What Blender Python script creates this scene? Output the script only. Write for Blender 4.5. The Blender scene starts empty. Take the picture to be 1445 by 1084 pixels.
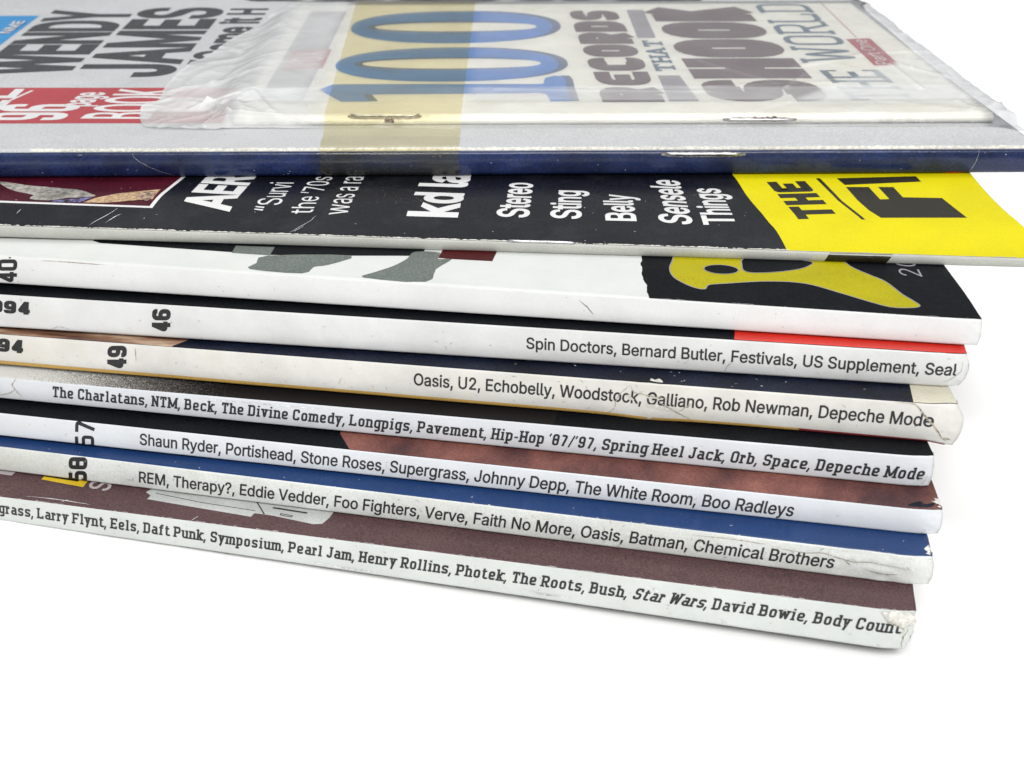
import bpy, bmesh, math, random
from mathutils import Vector, Matrix, noise, geometry

random.seed(7)
MM = 0.001
scene = bpy.context.scene
COL = scene.collection

# ------------------------------------------------------------------ camera
CAM_HEIGHT = 0.13249
cam_data = bpy.data.cameras.new('camera')
cam = bpy.data.objects.new('camera', cam_data)
COL.objects.link(cam)
cam.location = (0.0, 0.0, CAM_HEIGHT)
cam.rotation_euler = (math.radians(90 - 27.4), 0, 0)
cam_data.sensor_width = 36.0
cam_data.lens = 36.0 * 1926.0 / 1445.0
cam_data.clip_start = 0.01
cam_data.clip_end = 60.0
cam_data.dof.use_dof = True
cam_data.dof.focus_distance = 0.235
cam_data.dof.aperture_fstop = 42.0
scene.camera = cam

# ------------------------------------------------------------------ light
world = bpy.data.worlds.new('World')
scene.world = world
world.use_nodes = True
wnt = world.node_tree
bgn = wnt.nodes['Background']
bgn.inputs['Strength'].default_value = 0.72
wtc = wnt.nodes.new('ShaderNodeTexCoord')
wsep = wnt.nodes.new('ShaderNodeSeparateXYZ')
wrp = wnt.nodes.new('ShaderNodeValToRGB')
wrp.color_ramp.elements[0].position = 0.30
wrp.color_ramp.elements[0].color = (0.36, 0.37, 0.39, 1)
wrp.color_ramp.elements[1].position = 0.72
wrp.color_ramp.elements[1].color = (0.97, 0.985, 1.0, 1)
wnt.links.new(wtc.outputs['Generated'], wsep.inputs[0])
wnt.links.new(wsep.outputs['Z'], wrp.inputs['Fac'])
wnt.links.new(wrp.outputs['Color'], bgn.inputs['Color'])

def area_lamp(name, loc, target, sx, sy, power, col=(1, 1, 1)):
    d = bpy.data.lights.new(name, 'AREA')
    d.shape = 'RECTANGLE'; d.size = sx; d.size_y = sy
    d.energy = power; d.color = col
    o = bpy.data.objects.new(name, d); COL.objects.link(o)
    o.location = loc
    o.rotation_euler = (Vector(target) - Vector(loc)).to_track_quat('-Z', 'Y').to_euler()
    return o
area_lamp('front_fill_light', (0.10, -0.62, 0.92), (0, 0.20, 0.04), 0.7, 0.6, 13.5, (1, 0.985, 0.96))  # added fill that brightens the spines from the front, not a lamp of the place
area_lamp('overhead_lamp', (0.12, 0.72, 1.28), (0, 0.24, 0.05), 0.45, 0.45, 5.5, (1, 0.99, 0.97))

scene.view_settings.view_transform = 'Standard'
scene.view_settings.look = 'None'
scene.view_settings.exposure = 0.0
scene.view_settings.gamma = 1.0
scene.view_settings.use_curve_mapping = False
scene.cycles.transparent_max_bounces = 16
scene.cycles.max_bounces = 8

# ------------------------------------------------------------------ measurements (millimetres, each in its own thing's frame:
# x along the spine from its right end, y away from the spine over the cover, z up the spine)
MAGS={
 'm1':dict(O=(98.14,253.22,47.11),M=[[0.999936, -0.011273, -0.001282], [0.011273, 0.999936, -1.4e-05], [0.001282, 0.0, 0.999999]],L=195.6,tL=5.63,tR=5.38,gap=(0, 0)),
 'm2':dict(O=(86.19,213.76,43.81),M=[[0.995272, 0.096876, -0.007007], [-0.096874, 0.995296, 0.000682], [0.007041, 0.0, 0.999975]],L=179.1,tL=2.31,tR=1.80,gap=(2.0, 1.5)),
 'm3':dict(O=(72.74,193.51,38.85),M=[[0.982842, 0.183887, -0.014355], [-0.183868, 0.982947, 0.002686], [0.014604, 0.0, 0.999893]],L=165.8,tL=5.42,tR=4.66,gap=(0.7, 0.3)),
 'm4':dict(O=(71.57,191.14,32.54),M=[[0.982737, 0.183799, -0.021099], [-0.183756, 0.982964, 0.003945], [0.021464, -0.0, 0.99977]],L=164.9,tL=6.63,tR=6.11,gap=(0.8, 0.2)),
 'm5':dict(O=(68.26,185.98,25.56),M=[[0.977405, 0.210401, -0.020274], [-0.210356, 0.977615, 0.004363], [0.020739, 0.0, 0.999785]],L=163.3,tL=6.22,tR=6.82,gap=(0.6, 0.15)),
 'm6':dict(O=(65.38,181.86,19.76),M=[[0.975609, 0.21886, -0.016944], [-0.218827, 0.975756, 0.003801], [0.017365, -0.0, 0.999849]],L=160.8,tL=4.30,tR=5.65,gap=(0.9, 0.15)),
 'm7':dict(O=(65.71,175.37,15.10),M=[[0.972119, 0.233477, -0.021753], [-0.233418, 0.972362, 0.005223], [0.022371, 0.0, 0.99975]],L=161.2,tL=4.78,tR=4.51,gap=(0.7, 0.15)),
 'm8':dict(O=(63.52,169.70,9.63),M=[[0.966653, 0.255016, -0.023424], [-0.254941, 0.966937, 0.006178], [0.024225, 0.0, 0.999707]],L=159.9,tL=5.14,tR=5.32,gap=(0.6, 0.15)),
 'm9':dict(O=(59.67,163.55,2.12),M=[[0.966936, 0.254674, -0.013268], [-0.25465, 0.967027, 0.003494], [0.013721, 0.0, 0.999906]],L=154.3,tL=5.15,tR=7.36,gap=(0.6, 0.15)),
 'bk':dict(O=(97.27,268.81,52.49),M=[[0.999936, -0.011273, -0.001282], [0.011273, 0.999936, -1.4e-05], [0.001282, 0.0, 0.999999]],L=153.0,tL=2.00,tR=2.00,gap=(0, 0)),
}
F={
 'panel_blue':[(-222.67,116.15),(-221.96,82.34)],
 'nme':[(-223.9,96.2),(-224.11,109.78),(-226.77,96.24)],
 'wendy':[(-198.92,57.04),(-199.65,121.6),(-219.05,57.27)],
 'wendy_chk':[(-218.96,74.3),(-219.4,121.82),(-199.14,75.46)],
 'james':[(-175.19,54.29),(-176.88,124.7),(-195.83,54.52)],
 'line3':[(-163.79,71.63),(-162.76,122.76),(-172.69,71.73)],
 'redband':[(-210.02,45.1),(-201.71,19.19),(-172.59,17.13),(-157.35,43.92),(-156.49,17.19)],
 'r_e':[(-204.29,33.77),(-204.33,42.72),(-215.41,33.9)],
 'r_slash':[(-202.0,42.12),(-205.27,30.28)],
 'r_96':[(-189.05,21.55),(-187.65,29.82),(-204.25,21.72)],
 'r_page':[(-186.76,29.81),(-185.68,40.23),(-193.3,29.88)],
 'r_book':[(-172.29,20.85),(-168.35,40.03),(-185.65,21.26)],
 'darkphoto':[(-171.01,134.67),(-150.32,134.44),(-139.88,127.88),(-101.08,125.63),(-47.13,131.41),(-112.81,131.23)],
 'm1_staple':[(-69.1,4.46),(-53.93,4.38)],
 'm1_edge':[(2.68,7.72),(-0.21,47.46),(-1.36,133.7)],
 'bag':[(-170.37,120.22),(-169.71,71.02),(-172.01,65.71),(-172.57,55.5),(-173.44,45.27),(-172.9,32.88),(-175.34,29.15),(-172.28,16.39),(-169.64,13.45),(-157.46,12.36),(-151.36,13.73),(-133.64,13.05),(-101.18,14.13),(-15.82,14.14),(-1.43,14.46),(3.0,8.66),(-0.21,47.46),(-0.33,69.79),(-1.36,95.24),(-1.36,133.7)],
 'tapeF':[(-135.25,2.42),(-108.68,2.12)],
 'tapeS':[(-134.34,2.81),(-108.55,2.68)],
 'frontcheck':[(-101.18,15.1),(-143.79,15.09),(-15.68,14.62)],
 'tapeB':[(-134.19,-0.4),(-107.84,-0.81),(-137.67,107.19),(-106.44,103.07)],
 'bk_rect':[(-152.37,0.88),(-0.57,-0.5),(-158.23,103.97),(-5.49,106.69)],
 'greybar':[(-149.7,12.2),(-140.55,12.06),(-139.72,96.68),(-149.05,96.84)],
 'voxlab':[(-148.55,36.37),(-139.46,37.78),(-139.27,55.52),(-148.37,53.54)],
 'vox':[(-140.59,39.37),(-140.18,53.14),(-147.51,38.54)],
 'o2':[(-137.26,76.69),(-86.31,78.56),(-111.57,96.62),(-110.6,60.3),(-131.83,77.38),(-89.37,77.52),(-111.23,83.75),(-110.94,72.8),(-84.17,78.52)],
 'o1':[(-137.45,38.38),(-85.46,41.01),(-110.52,57.13),(-109.7,26.7),(-131.9,40.5),(-88.84,41.07),(-110.24,46.61),(-109.96,36.37),(-83.33,41.62)],
 'one':[(-138.39,22.24),(-135.62,23.92),(-89.75,23.18),(-89.45,27.55),(-88.59,29.92),(-86.39,30.48),(-85.43,27.49),(-85.32,19.98),(-84.46,10.1),(-88.72,10.17),(-89.35,17.24),(-100.45,16.31),(-128.32,15.38),(-126.5,11.3),(-132.83,11.4)],
 'oneshadow':[(-85.29,30.47),(-83.92,29.84),(-83.81,22.8),(-83.58,10.09),(-84.9,10.11),(-85.77,19.98)],
 'records':[(-65.62,9.01),(-69.26,95.81),(-78.35,9.21)],
 'that':[(-60.19,32.48),(-60.67,63.06),(-64.43,32.55)],
 'bar_t':[(-66.16,97.13),(-61.49,97.05),(-61.32,64.96),(-65.63,65.03)],
 'bar_b':[(-64.22,30.13),(-59.86,30.05),(-57.62,9.68),(-62.75,9.76)],
 'shook':[(-30.18,8.71),(-36.29,100.09),(-56.08,9.12)],
 'world':[(-16.32,40.52),(-16.94,104.19),(-30.64,40.76)],
 'the':[(-12.79,8.97),(-15.46,33.59),(-26.11,9.18)],
 'redline':[(-13.14,108.65),(-12.77,65.17)],
 'redlab':[(-15.51,63.03),(-9.56,64.38),(-9.57,39.77),(-14.06,39.21)],
 'part':[(-10.86,38.52),(-10.97,62.59),(-14.54,38.58)],
 'bk_st1':[(-129.7,2.01),(-115.95,1.95)],
 'bk_st2':[(-54.45,1.15),(-40.6,1.09)],
 'milkR':[(-42.47,5.76),(-33.29,33.88),(-13.27,47.67),(-2.87,49.51)],
 'milkF':[(-100.45,18.53),(-55.54,16.15)],
 'inset':[(-182.53,8.18),(-153.5,8.04),(-152.3,21.25)],
 'in_cream':[(-186.42,17.24),(-180.18,15.77),(-173.53,14.77),(-167.23,12.7),(-166.02,11.26),(-175.13,10.13),(-177.65,11.34),(-182.54,13.18)],
 'in_lace':[(-177.52,9.98),(-173.51,9.45),(-169.91,10.73),(-166.23,11.83),(-170.16,14.28),(-174.55,13.87)],
 'in_skirt':[(-174.56,8.64),(-171.64,8.08),(-167.59,8.07),(-165.93,10.99),(-169.05,10.25)],
 'in_arm':[(-166.93,8.11),(-165.17,10.76),(-161.81,12.79),(-158.21,14.2),(-153.97,15.79),(-153.48,10.98),(-156.96,10.48),(-162.56,9.1)],
 'in_hand':[(-157.62,12.46),(-156.23,14.38),(-153.99,14.19),(-153.57,11.25),(-155.56,10.3)],
 'aer':[(-139.29,8.02),(-138.94,24.58),(-147.94,8.61)],
 'surv':[(-130.15,8.32),(-130.4,22.05),(-134.55,8.05)],
 'the70':[(-123.73,7.73),(-123.72,26.0),(-127.85,7.48)],
 'wasa':[(-117.24,7.87),(-117.74,26.56),(-121.75,7.6)],
 'kd':[(-97.59,8.57),(-97.86,25.91),(-106.05,8.3)],
 'stereo':[(-84.57,8.88),(-85.23,25.85),(-90.05,8.79)],
 'sting':[(-75.18,8.97),(-75.89,22.28),(-80.37,8.89)],
 'belly':[(-65.34,8.85),(-66.47,20.79),(-70.5,8.77)],
 'sense':[(-55.45,8.24),(-57.62,29.66),(-60.94,8.63)],
 'things':[(-47.86,8.72),(-50.12,25.88),(-53.21,8.39)],
 'yellow':[(-46.49,31.53),(-44.88,21.83),(-42.38,11.55),(-40.77,7.23),(-39.81,3.18),(-39.5,-0.71)],
 'the2':[(-29.47,12.72),(-33.96,31.86),(-36.8,11.28)],
 'rule':[(-31.38,33.77),(-30.57,33.84),(-27.86,21.3),(-24.82,12.17),(-25.45,12.12),(-28.51,21.24)],
 'bigf':[(-21.98,13.14),(-6.78,14.52),(-9.36,24.57),(-16.45,24.29),(-17.35,29.94),(-20.2,29.68),(-19.06,23.08),(-20.78,22.73),(-21.98,29.51),(-26.23,29.11),(-24.97,21.95),(-23.6,16.81)],
 'bigi':[(-27.39,34.14),(-26.3,30.28),(-11.58,33.66),(-12.12,36.82)],
 'm2_edge':[(-1.56,40.1),(-0.56,27.1),(0.79,16.31),(2.45,11.65)],
 'm2_dark':[(-32.19,0.89),(-21.83,1.17),(-22.65,-0.49),(-33.03,-0.7)],
 'm2_staple':[(-88.02,1.21),(-75.05,1.36)],
 's1a':[(-125.61,9.86),(-118.52,10.31),(-118.26,6.95),(-125.31,6.95)],
 's1b':[(-118.58,6.76),(-104.03,8.84),(-106.89,4.76),(-109.18,3.6),(-110.43,0.81),(-119.81,1.17),(-119.56,3.67)],
 'm3black':[(-150.4,7.51),(-129.0,7.3),(-118.31,7.08),(-104.03,8.84),(-93.38,10.46)],
 's2':[(-93.44,12.23),(-89.04,12.46),(-88.78,9.73),(-86.35,10.11),(-88.21,5.75),(-88.76,0.62),(-99.53,0.71),(-98.33,3.03),(-95.82,5.77),(-94.13,8.93)],
 'm3red':[(-89.04,12.46),(-79.41,12.91),(-79.28,10.33),(-86.09,10.06)],
 'm3jag':[(-54.21,15.42),(-53.32,8.38),(-52.22,4.59),(-51.34,0.34)],
 'logo':[(-48.87,14.92),(-48.97,11.7),(-48.18,8.76),(-46.47,6.65),(-44.33,4.98),(-42.62,4.7),(-42.04,6.34),(-39.25,7.3),(-32.59,9.11),(-26.54,9.24),(-20.95,6.55),(-16.17,3.85),(-13.04,2.42),(-9.86,2.65),(-8.54,3.64),(-9.66,5.6),(-11.15,7.7),(-13.49,12.21),(-15.73,14.49),(-18.98,18.02)],
 'hole1':[(-43.29,12.34),(-37.6,12.36),(-40.59,15.35),(-40.34,10.39)],
 'hole2':[(-36.99,14.99),(-36.07,12.43),(-32.67,12.72),(-28.23,14.66),(-25.87,16.86)],
 'two':[(-7.13,15.33),(-7.76,19.28),(-10.8,15.32)],
 'm3_edge':[(-3.24,20.67),(-1.92,13.29),(-0.61,6.94),(0.11,4.45),(0.39,2.94)],
 'n40':[(-163.48,0.42),(-162.46,4.95),(-167.23,0.18)],
 'm4red':[(-36.5,2.45),(-36.39,-0.19)],
 'y1994':[(-168.92,3.15),(-159.55,3.05),(-168.39,5.59)],
 'n46':[(-133.39,1.28),(-132.62,5.72),(-136.85,1.12)],
 'spin':[(-70.26,2.46),(-1.63,2.27),(-70.22,4.47)],
 'm5brown':[(-128.29,2.86),(-130.22,-0.25)],
 'm5cream':[(-6.12,5.12),(-5.8,-0.29)],
 'm5strip':[(-164.36,0.62),(-22.82,0.07)],
 'y1994b':[(-168.7,2.82),(-159.13,2.79),(-168.12,5.41)],
 'n49':[(-139.35,1.32),(-138.54,5.9),(-143.08,1.01)],
 'oasis':[(-86.58,2.88),(-2.79,2.91),(-86.46,5.03)],
 'm5crack':[(-54.83,-0.24),(-52.73,1.55),(-51.95,3.98),(-50.01,5.97),(-48.24,4.31),(-45.93,4.13),(-43.03,3.36),(-41.25,1.7)],
 'charl':[(-150.91,1.48),(-1.31,1.4),(-150.51,3.65)],
 'm6crack':[(-158.32,5.66),(-157.62,4.31),(-158.4,3.24),(-157.69,1.88),(-156.75,0.97)],
 'n57':[(-143.51,-0.35),(-142.44,4.9),(-147.28,-0.49)],
 'shaun':[(-134.32,1.4),(-22.34,0.99),(-133.96,3.63)],
 'm7copper':[(-98.78,4.66),(-95.47,0.68)],
 'n58':[(-143.44,-0.2),(-142.32,5.08),(-147.17,-0.55)],
 'rem':[(-132.9,1.33),(-14.64,1.51),(-132.54,3.53)],
 'larry':[(-147.85,1.72),(-1.05,3.25),(-147.4,4.05)],
 'm9yel':[(-150.53,7.46),(-150.41,6.33),(-141.73,5.62),(-141.93,7.08)],
 'm9s':[(-136.49,5.35),(-137.18,7.35),(-140.8,5.58)],
 'm9grey':[(-158.71,6.94),(-156.25,7.4),(-156.45,6.34),(-158.34,6.35)],
 'm9white':[(-129.34,6.38),(-128.02,5.58),(-128.15,4.53),(-108.1,3.28),(-107.92,4.35),(-104.53,4.3),(-96.84,3.39),(-95.36,3.81),(-94.8,5.62),(-94.71,7.69)],
 'm9l1':[(-109.31,6.43),(-106.6,4.3)],
 'm9l2':[(-103.89,4.94),(-101.83,4.63)],
 'fold0':[(-164.29,26.74),(-161.86,31.03),(-155.32,17.33)],
 'fold1':[(-161.86,31.03),(-155.65,32.05)],
 'fold2':[(-152.51,32.02),(-146.49,17.23)],
 'fold3':[(-155.32,17.33),(-144.22,14.22)],
 'fold4':[(-14.31,61.87),(-8.59,49.65),(-2.98,41.73)],
 'fold5':[(-12.37,53.44),(-10.94,32.64)],
 'fold6':[(-34.45,51.18),(-13.98,63.2),(-3.57,65.09)],
 'fold7':[(-6.19,23.36),(-4.75,17.65)],
 'fold8':[(-55.13,57.11),(-49.81,49.49),(-40.93,37.5)],
 'fold9':[(-39.7,33.52),(-33.42,44.45)],
 'fold10':[(-55.81,34.83),(-27.72,38.51)],
 'fold11':[(-171.5,40.13),(-163.4,45.92),(-157.19,50.7)],
 'fold12':[(-101.15,33.1),(-78.71,31.74),(-56.35,30.93)],
}

def ss(a, b, v):
    t = min(1.0, max(0.0, (v - a) / (b - a)))
    return t * t * (3 - 2 * t)

def n1(x, y=0.0, z=0.0):
    return noise.noise(Vector((x, y, z)))

RISE = {'m2': (0, 14), 'm3': (0, 12)}
RAD = {'m1': .9, 'm2': .3, 'm3': .35, 'm4': .4, 'm5': .4, 'm6': .32, 'm7': .26, 'm8': .32, 'm9': .28, 'bk': .9}
SEED = {k: i * 17.3 for i, k in enumerate(MAGS)}
BULGE = {'m1': .75, 'm2': .35, 'm3': .12, 'm4': .3, 'm5': .3, 'm6': .15, 'm7': .12, 'm8': .15, 'm9': .1, 'bk': .5}
DEPTH = {'bk': 104.5}
LEFT = {'bk': -153.0}
YC = 0.10

def thick(k, x):
    m = MAGS[k]
    return m['tR'] + (m['tL'] - m['tR']) * (-x / m['L'])

def gap(k, x):
    m = MAGS[k]
    g = m['gap']
    return g[1] + (g[0] - g[1]) * (-x / m['L'])

def topz(k, x, y):
    r = RAD[k]
    a, b = RISE.get(k, (1, 10))
    z = thick(k, x) + gap(k, x) * ss(a, b, y)
    z += .05 * n1(x / 22 + SEED[k], y / 18) * ss(0, 5, y)
    if y < r:
        q = r - max(y, 0.0)
        z -= r - math.sqrt(max(r * r - q * q, 0.0))
    return z

def spy(k, x, z):
    t = thick(k, x)
    f = min(1, max(0, z / t))
    return -BULGE[k] * math.sin(math.pi * f) ** .8 + .10 * n1(x / 26 + SEED[k], 3.1) + .05 * n1(x / 8 + SEED[k], z / 4, 1.0) + .03 * n1(x / 5 + SEED[k], z / 3)

def xend(k, y):
    if k == 'm1': return 3.1 - .06 * min(y, 60) - .012 * max(0, y - 60)
    if k == 'm2': return min(3.6, -2.2 + 8.5 * math.exp(-y / 18))
    if k == 'm3': return .8 - .19 * min(y, 22) - .04 * max(0, y - 22)
    if k == 'bk': return -.3 - .045 * y
    s = {'m4': -.12, 'm5': -.2, 'm6': -.2, 'm7': -.17, 'm8': -.18, 'm9': -.06}[k]
    return (1.1 if k == 'm5' else .12) + s * min(y, 14)

# wear at the right-hand end of the spines
def deform(k, p):
    x, y, z = p
    t = thick(k, x)
    f = z / t
    e = min(1.0, max(0.0, (x + 7) / 7))
    near = 1 - ss(0, 7, y)
    if k in ('m4', 'm5', 'm6', 'm7', 'm8', 'm9', 'm3'):
        y += e ** 3 * near * (.7 if k != 'm3' else .25)
        lo = 1 - ss(0, .5, f)
        hi = ss(.6, 1, f)
        c = {'m4': (1.0, .5), 'm5': (.3, .7), 'm6': (.4, .2), 'm7': (.5, .2), 'm8': (.45, .4), 'm9': (.8, .0), 'm3': (.35, .15)}[k]
        e2 = min(1.0, max(0.0, (x + 4) / 4))
        x -= e2 * near * (c[0] * lo ** 2 + c[1] * hi ** 2)
        if k == 'm5':
            x += e2 * near * .9 * math.sin(math.pi * min(1, max(0, f)) * .85)
            z -= e2 ** 2 * near * .75 * (1 - ss(.0, .7, f))
            y -= .5 * e2 * near * math.sin(math.pi * f)
        if k == 'm4':
            x += e2 * near * .22 * n1(z * 1.7, 9.3)
            z -= .25 * e2 * near * hi
        if k == 'm9':
            x += e2 * near * .3 * n1(z * 1.1, 4.4)
        y += e2 * near * .18 * n1(x * .9, z * .9, SEED[k])
    if k == 'm5':                                             # crushed place in the spine
        d = math.exp(-((x + 47) / 5) ** 2) * near
        z -= d * .35 * (1 - ss(0, .6, f))
        y += d * .22 * n1(x * .5, z * .6, 2.0)
    if k == 'm8':
        y += math.exp(-((x + 9) / 6) ** 2) * near * .25 * n1(x * .45, z * .7, 5.0)
    return Vector((x, y, z))

def P(k, surf, u, v, eps):
    if surf == 'top':
        v = max(v, YC)
        p = (u, v, topz(k, u, v) + eps)
        if v < RAD[k]:
            p = (u, v - eps * .8, p[2])
    else:
        t = thick(k, u)
        r = RAD[k]
        v = min(max(v, .02), t - .02)
        dy = 0.0
        if v < r * .8: dy = .8 * (r - math.sqrt(max(0, r * r - (r - v) ** 2)))
        if v > t - r: dy = r - math.sqrt(max(0, r * r - (v - t + r) ** 2))
        p = (u, spy(k, u, v) + dy - eps, v)
    return deform(k, p) * MM

# ------------------------------------------------------------------ materials
def new_mat(name):
    m = bpy.data.materials.new(name)
    m.use_nodes = True
    nt = m.node_tree
    return m, nt, nt.nodes['Principled BSDF']

def nnode(nt, typ, **kw):
    n = nt.nodes.new(typ)
    for a, b in kw.items(): setattr(n, a, b)
    return n

def noise_fac(nt, scale, detail=3, rough=.55, stretch=None):
    tc = nnode(nt, 'ShaderNodeTexCoord')
    src = tc.outputs['Object']
    if stretch:
        mp = nnode(nt, 'ShaderNodeMapping')
        mp.inputs['Scale'].default_value = stretch
        nt.links.new(src, mp.inputs['Vector'])
        src = mp.outputs['Vector']
    n = nnode(nt, 'ShaderNodeTexNoise')
    n.inputs['Scale'].default_value = scale
    n.inputs['Detail'].default_value = detail
    n.inputs['Roughness'].default_value = rough
    nt.links.new(src, n.inputs['Vector'])
    return n.outputs['Fac']

def mix(nt, fac, a, b, mode='MIX'):
    m = nnode(nt, 'ShaderNodeMix', data_type='RGBA', blend_type=mode)
    for s, v in ((m.inputs[0], fac), (m.inputs[6], a), (m.inputs[7], b)):
        if hasattr(v, 'is_linked') or hasattr(v, 'links'): nt.links.new(v, s)
        elif isinstance(v, (int, float)): s.default_value = v
        else: s.default_value = (*v, 1) if len(v) == 3 else v
    return m.outputs[2]

def ramp(nt, fac, stops, interp='LINEAR'):
    r = nnode(nt, 'ShaderNodeValToRGB')
    r.color_ramp.interpolation = interp
    while len(r.color_ramp.elements) < len(stops): r.color_ramp.elements.new(.5)
    for e, (p, c) in zip(r.color_ramp.elements, stops):
        e.position = p; e.color = (*c, 1) if len(c) == 3 else c
    nt.links.new(fac, r.inputs['Fac'])
    return r.outputs['Color']

def sc(c, f): return tuple(min(1, max(0, v * f)) for v in c)

def paper(name, col, rough=.42, spec=.35, grain=.06, gscale=5200, mottle=.05, bump=.25, stain=None, amount=.35, wear=None, wearcut=.66, coat=0.0):
    """printed or bare paper: fibre grain, slow mottling, optional stains and worn-through specks"""
    m, nt, b = new_mat(name)
    g = noise_fac(nt, gscale, 2, .6)
    c = ramp(nt, g, [(.32, sc(col, 1 - grain * 2)), (.68, sc(col, 1 + grain * 2))])
    s = noise_fac(nt, 95, 4, .6)
    c2 = ramp(nt, s, [(.3, (1 - mottle * 2,) * 3), (.7, (1 + mottle,) * 3)])
    c = mix(nt, 1.0, c, c2, 'MULTIPLY')
    if stain:
        f = ramp(nt, noise_fac(nt, 60, 6, .68), [(.5, (0, 0, 0)), (.78, (amount,) * 3)])
        c = mix(nt, f, c, stain)
    if wear:
        f = ramp(nt, noise_fac(nt, 900, 6, .7), [(wearcut, (0, 0, 0)), (wearcut + .02, (1, 1, 1))])
        c = mix(nt, f, c, wear)
    nt.links.new(c, b.inputs['Base Color'])
    rr = nnode(nt, 'ShaderNodeMapRange')                        # rubbed and handled areas shine differently
    rr.inputs['From Min'].default_value = .3; rr.inputs['From Max'].default_value = .7
    rr.inputs['To Min'].default_value = max(.05, rough * .72); rr.inputs['To Max'].default_value = min(1, rough * 1.35)
    nt.links.new(noise_fac(nt, 42, 5, .65), rr.inputs['Value'])
    nt.links.new(rr.outputs[0], b.inputs['Roughness'])
    b.inputs['Specular IOR Level'].default_value = spec
    if coat:
        b.inputs['Coat Weight'].default_value = coat
        b.inputs['Coat Roughness'].default_value = .12
    bp = nnode(nt, 'ShaderNodeBump')
    bp.inputs['Strength'].default_value = bump
    bp.inputs['Distance'].default_value = .00025
    nt.links.new(noise_fac(nt, 330, 5, .55), bp.inputs['Height'])
    nt.links.new(bp.outputs['Normal'], b.inputs['Normal'])
    return m

WHITE = (.80, .81, .80)
M = {}
M['cover_grey'] = paper('grey_printed_cover', (0.475, 0.485, 0.495), .5, .25, .10, 3600, .03)
M['bluefold'] = paper('blue_glossy_fold', (.013, .025, .092), .26, .45, .22, 2600, .30, .4, stain=(.03, .04, .075), amount=.7, wear=(.5, .5, .52), wearcut=.76)
M['cream'] = paper('cream_booklet_paper', (0.80, 0.79, 0.725), .5, .25, .03, 4200, .04, .3, stain=(.66, .58, .38), amount=.35)
M['black2'] = paper('black_glossy_cover', (.005, .0055, .009), .28, .22, .55, 3400, .15, .3, stain=(.028, .029, .033), amount=.8)
M['white2'] = paper('dull_white_backing', (0.44, 0.445, 0.41), .45, .3, .04, 4200, .06)
M['white3'] = paper('white_spine_paper', (.66, .665, .66), .42, .3, .014, 4200, .03, .3, stain=(.66, .64, .58), amount=.25)
M['white3c'] = paper('white_cover_paper', (0.62, 0.635, 0.62), .35, .4, .014, 4200, .03, .3, stain=(.62, .63, .55), amount=.3)
M['white4'] = paper('scuffed_white_spine', (0.62, 0.625, 0.62), .38, .4, .014, 4200, .05, .5, stain=(.60, .58, .53), amount=.4)
M['white5'] = paper('yellowed_white_spine', (0.63, 0.62, 0.585), .42, .35, .014, 4200, .06, .5, stain=(.60, .54, .42), amount=.45)
M['white6'] = paper('bluish_white_spine', (0.61, 0.63, 0.66), .38, .35, .014, 4200, .03, .35, stain=(.62, .62, .62), amount=.3)
M['white7'] = paper('clean_white_spine', (.65, .67, .695), .36, .35, .014, 4200, .03, .3, stain=(.62, .61, .58), amount=.3)
M['white8'] = paper('worn_white_spine', (.66, .68, .655), .42, .35, .04, 3000, .06, .6, stain=(.55, .54, .45), amount=.5)
M['white9'] = paper('matte_white_spine', (0.58, 0.605, 0.585), .5, .25, .014, 4200, .04, .4, stain=(.60, .60, .54), amount=.35)
M['pages'] = paper('page_block_paper', (0.55, 0.54, 0.49), .7, .1, .1, 2500, .1)
M['ink'] = paper('black_ink', (.028, .028, .03), .5, .3, .15, 3000, .15, .1)
M['ink_dark'] = paper('heavy_black_ink', (.016, .016, .018), .45, .35, .2, 2500, .2, .1, wear=(.35, .35, .35), wearcut=.74)
M['ink_grey'] = paper('charcoal_ink', (.050, .053, .057), .5, .3, .25, 2600, .08, .1)
M['black'] = paper('deep_black_print', (.004, .005, .007), .5, .08, .4, 3000, .1, .25, wear=(.3, .3, .3), wearcut=.80)
M['black_navy'] = paper('navy_black_print', (.006, .009, .022), .42, .16, .4, 3000, .3, .3, wear=(.35, .35, .38), wearcut=.79)
M['white_print'] = paper('white_print', (0.66, 0.66, 0.66), .4, .35, .03, 4000, .03)
M['grey_print'] = paper('pale_grey_print', (0.27, 0.255, 0.285), .5, .25, .05, 3600, .05)
M['red_print'] = paper('faded_red_print', (0.38, 0.055, 0.065), .5, .3, .08, 3400, .05)
M['red_label'] = paper('red_label_print', (0.36, 0.025, 0.045), .45, .3, .06, 3400, .05)
M['blue_panel'] = paper('bright_blue_print', (0.035, 0.24, 0.52), .45, .3, .06, 3400, .04)
M['blue_dark'] = paper('dark_blue_print', (.01, .06, .2), .45, .3)
M['blue100'] = paper('sky_blue_print', (0.075, 0.225, 0.56), .45, .3, .06, 3000, .10)
M['blue100s'] = paper('slate_shadow_print', (.085, .125, .22), .45, .3, .06, 3000, .06)
M['maroon'] = paper('dark_plum_print', (.088, .040, .058), .5, .3, .12, 2600, .06)
M['teal'] = paper('slate_blue_print', (.05, .11, .18), .5, .3, .1, 2600, .1)
M['yellow'] = paper('yellow_print', (.64, .56, .002), .45, .14, .03, 3800, .03, .3)
M['yellow_shaded'] = paper('shaded_yellow_logo_print', (.39, .345, .003), .45, .14, .05, 3000, .06)  # base darkened to carry the shade of the magazine above
M['black_warm'] = paper('warm_black_print', (.018, .015, .006), .4, .35, .3)
M['greygreen'] = paper('grey_green_print', (.125, .145, .13), .42, .35, .14, 2600, .06)
M['darkred'] = paper('dark_red_print', (.06, .005, .006), .45, .12, .15)
M['photo_red'] = paper('crimson_photo', (.06, .005, .013), .35, .15, .25, 2600, .2)
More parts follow.
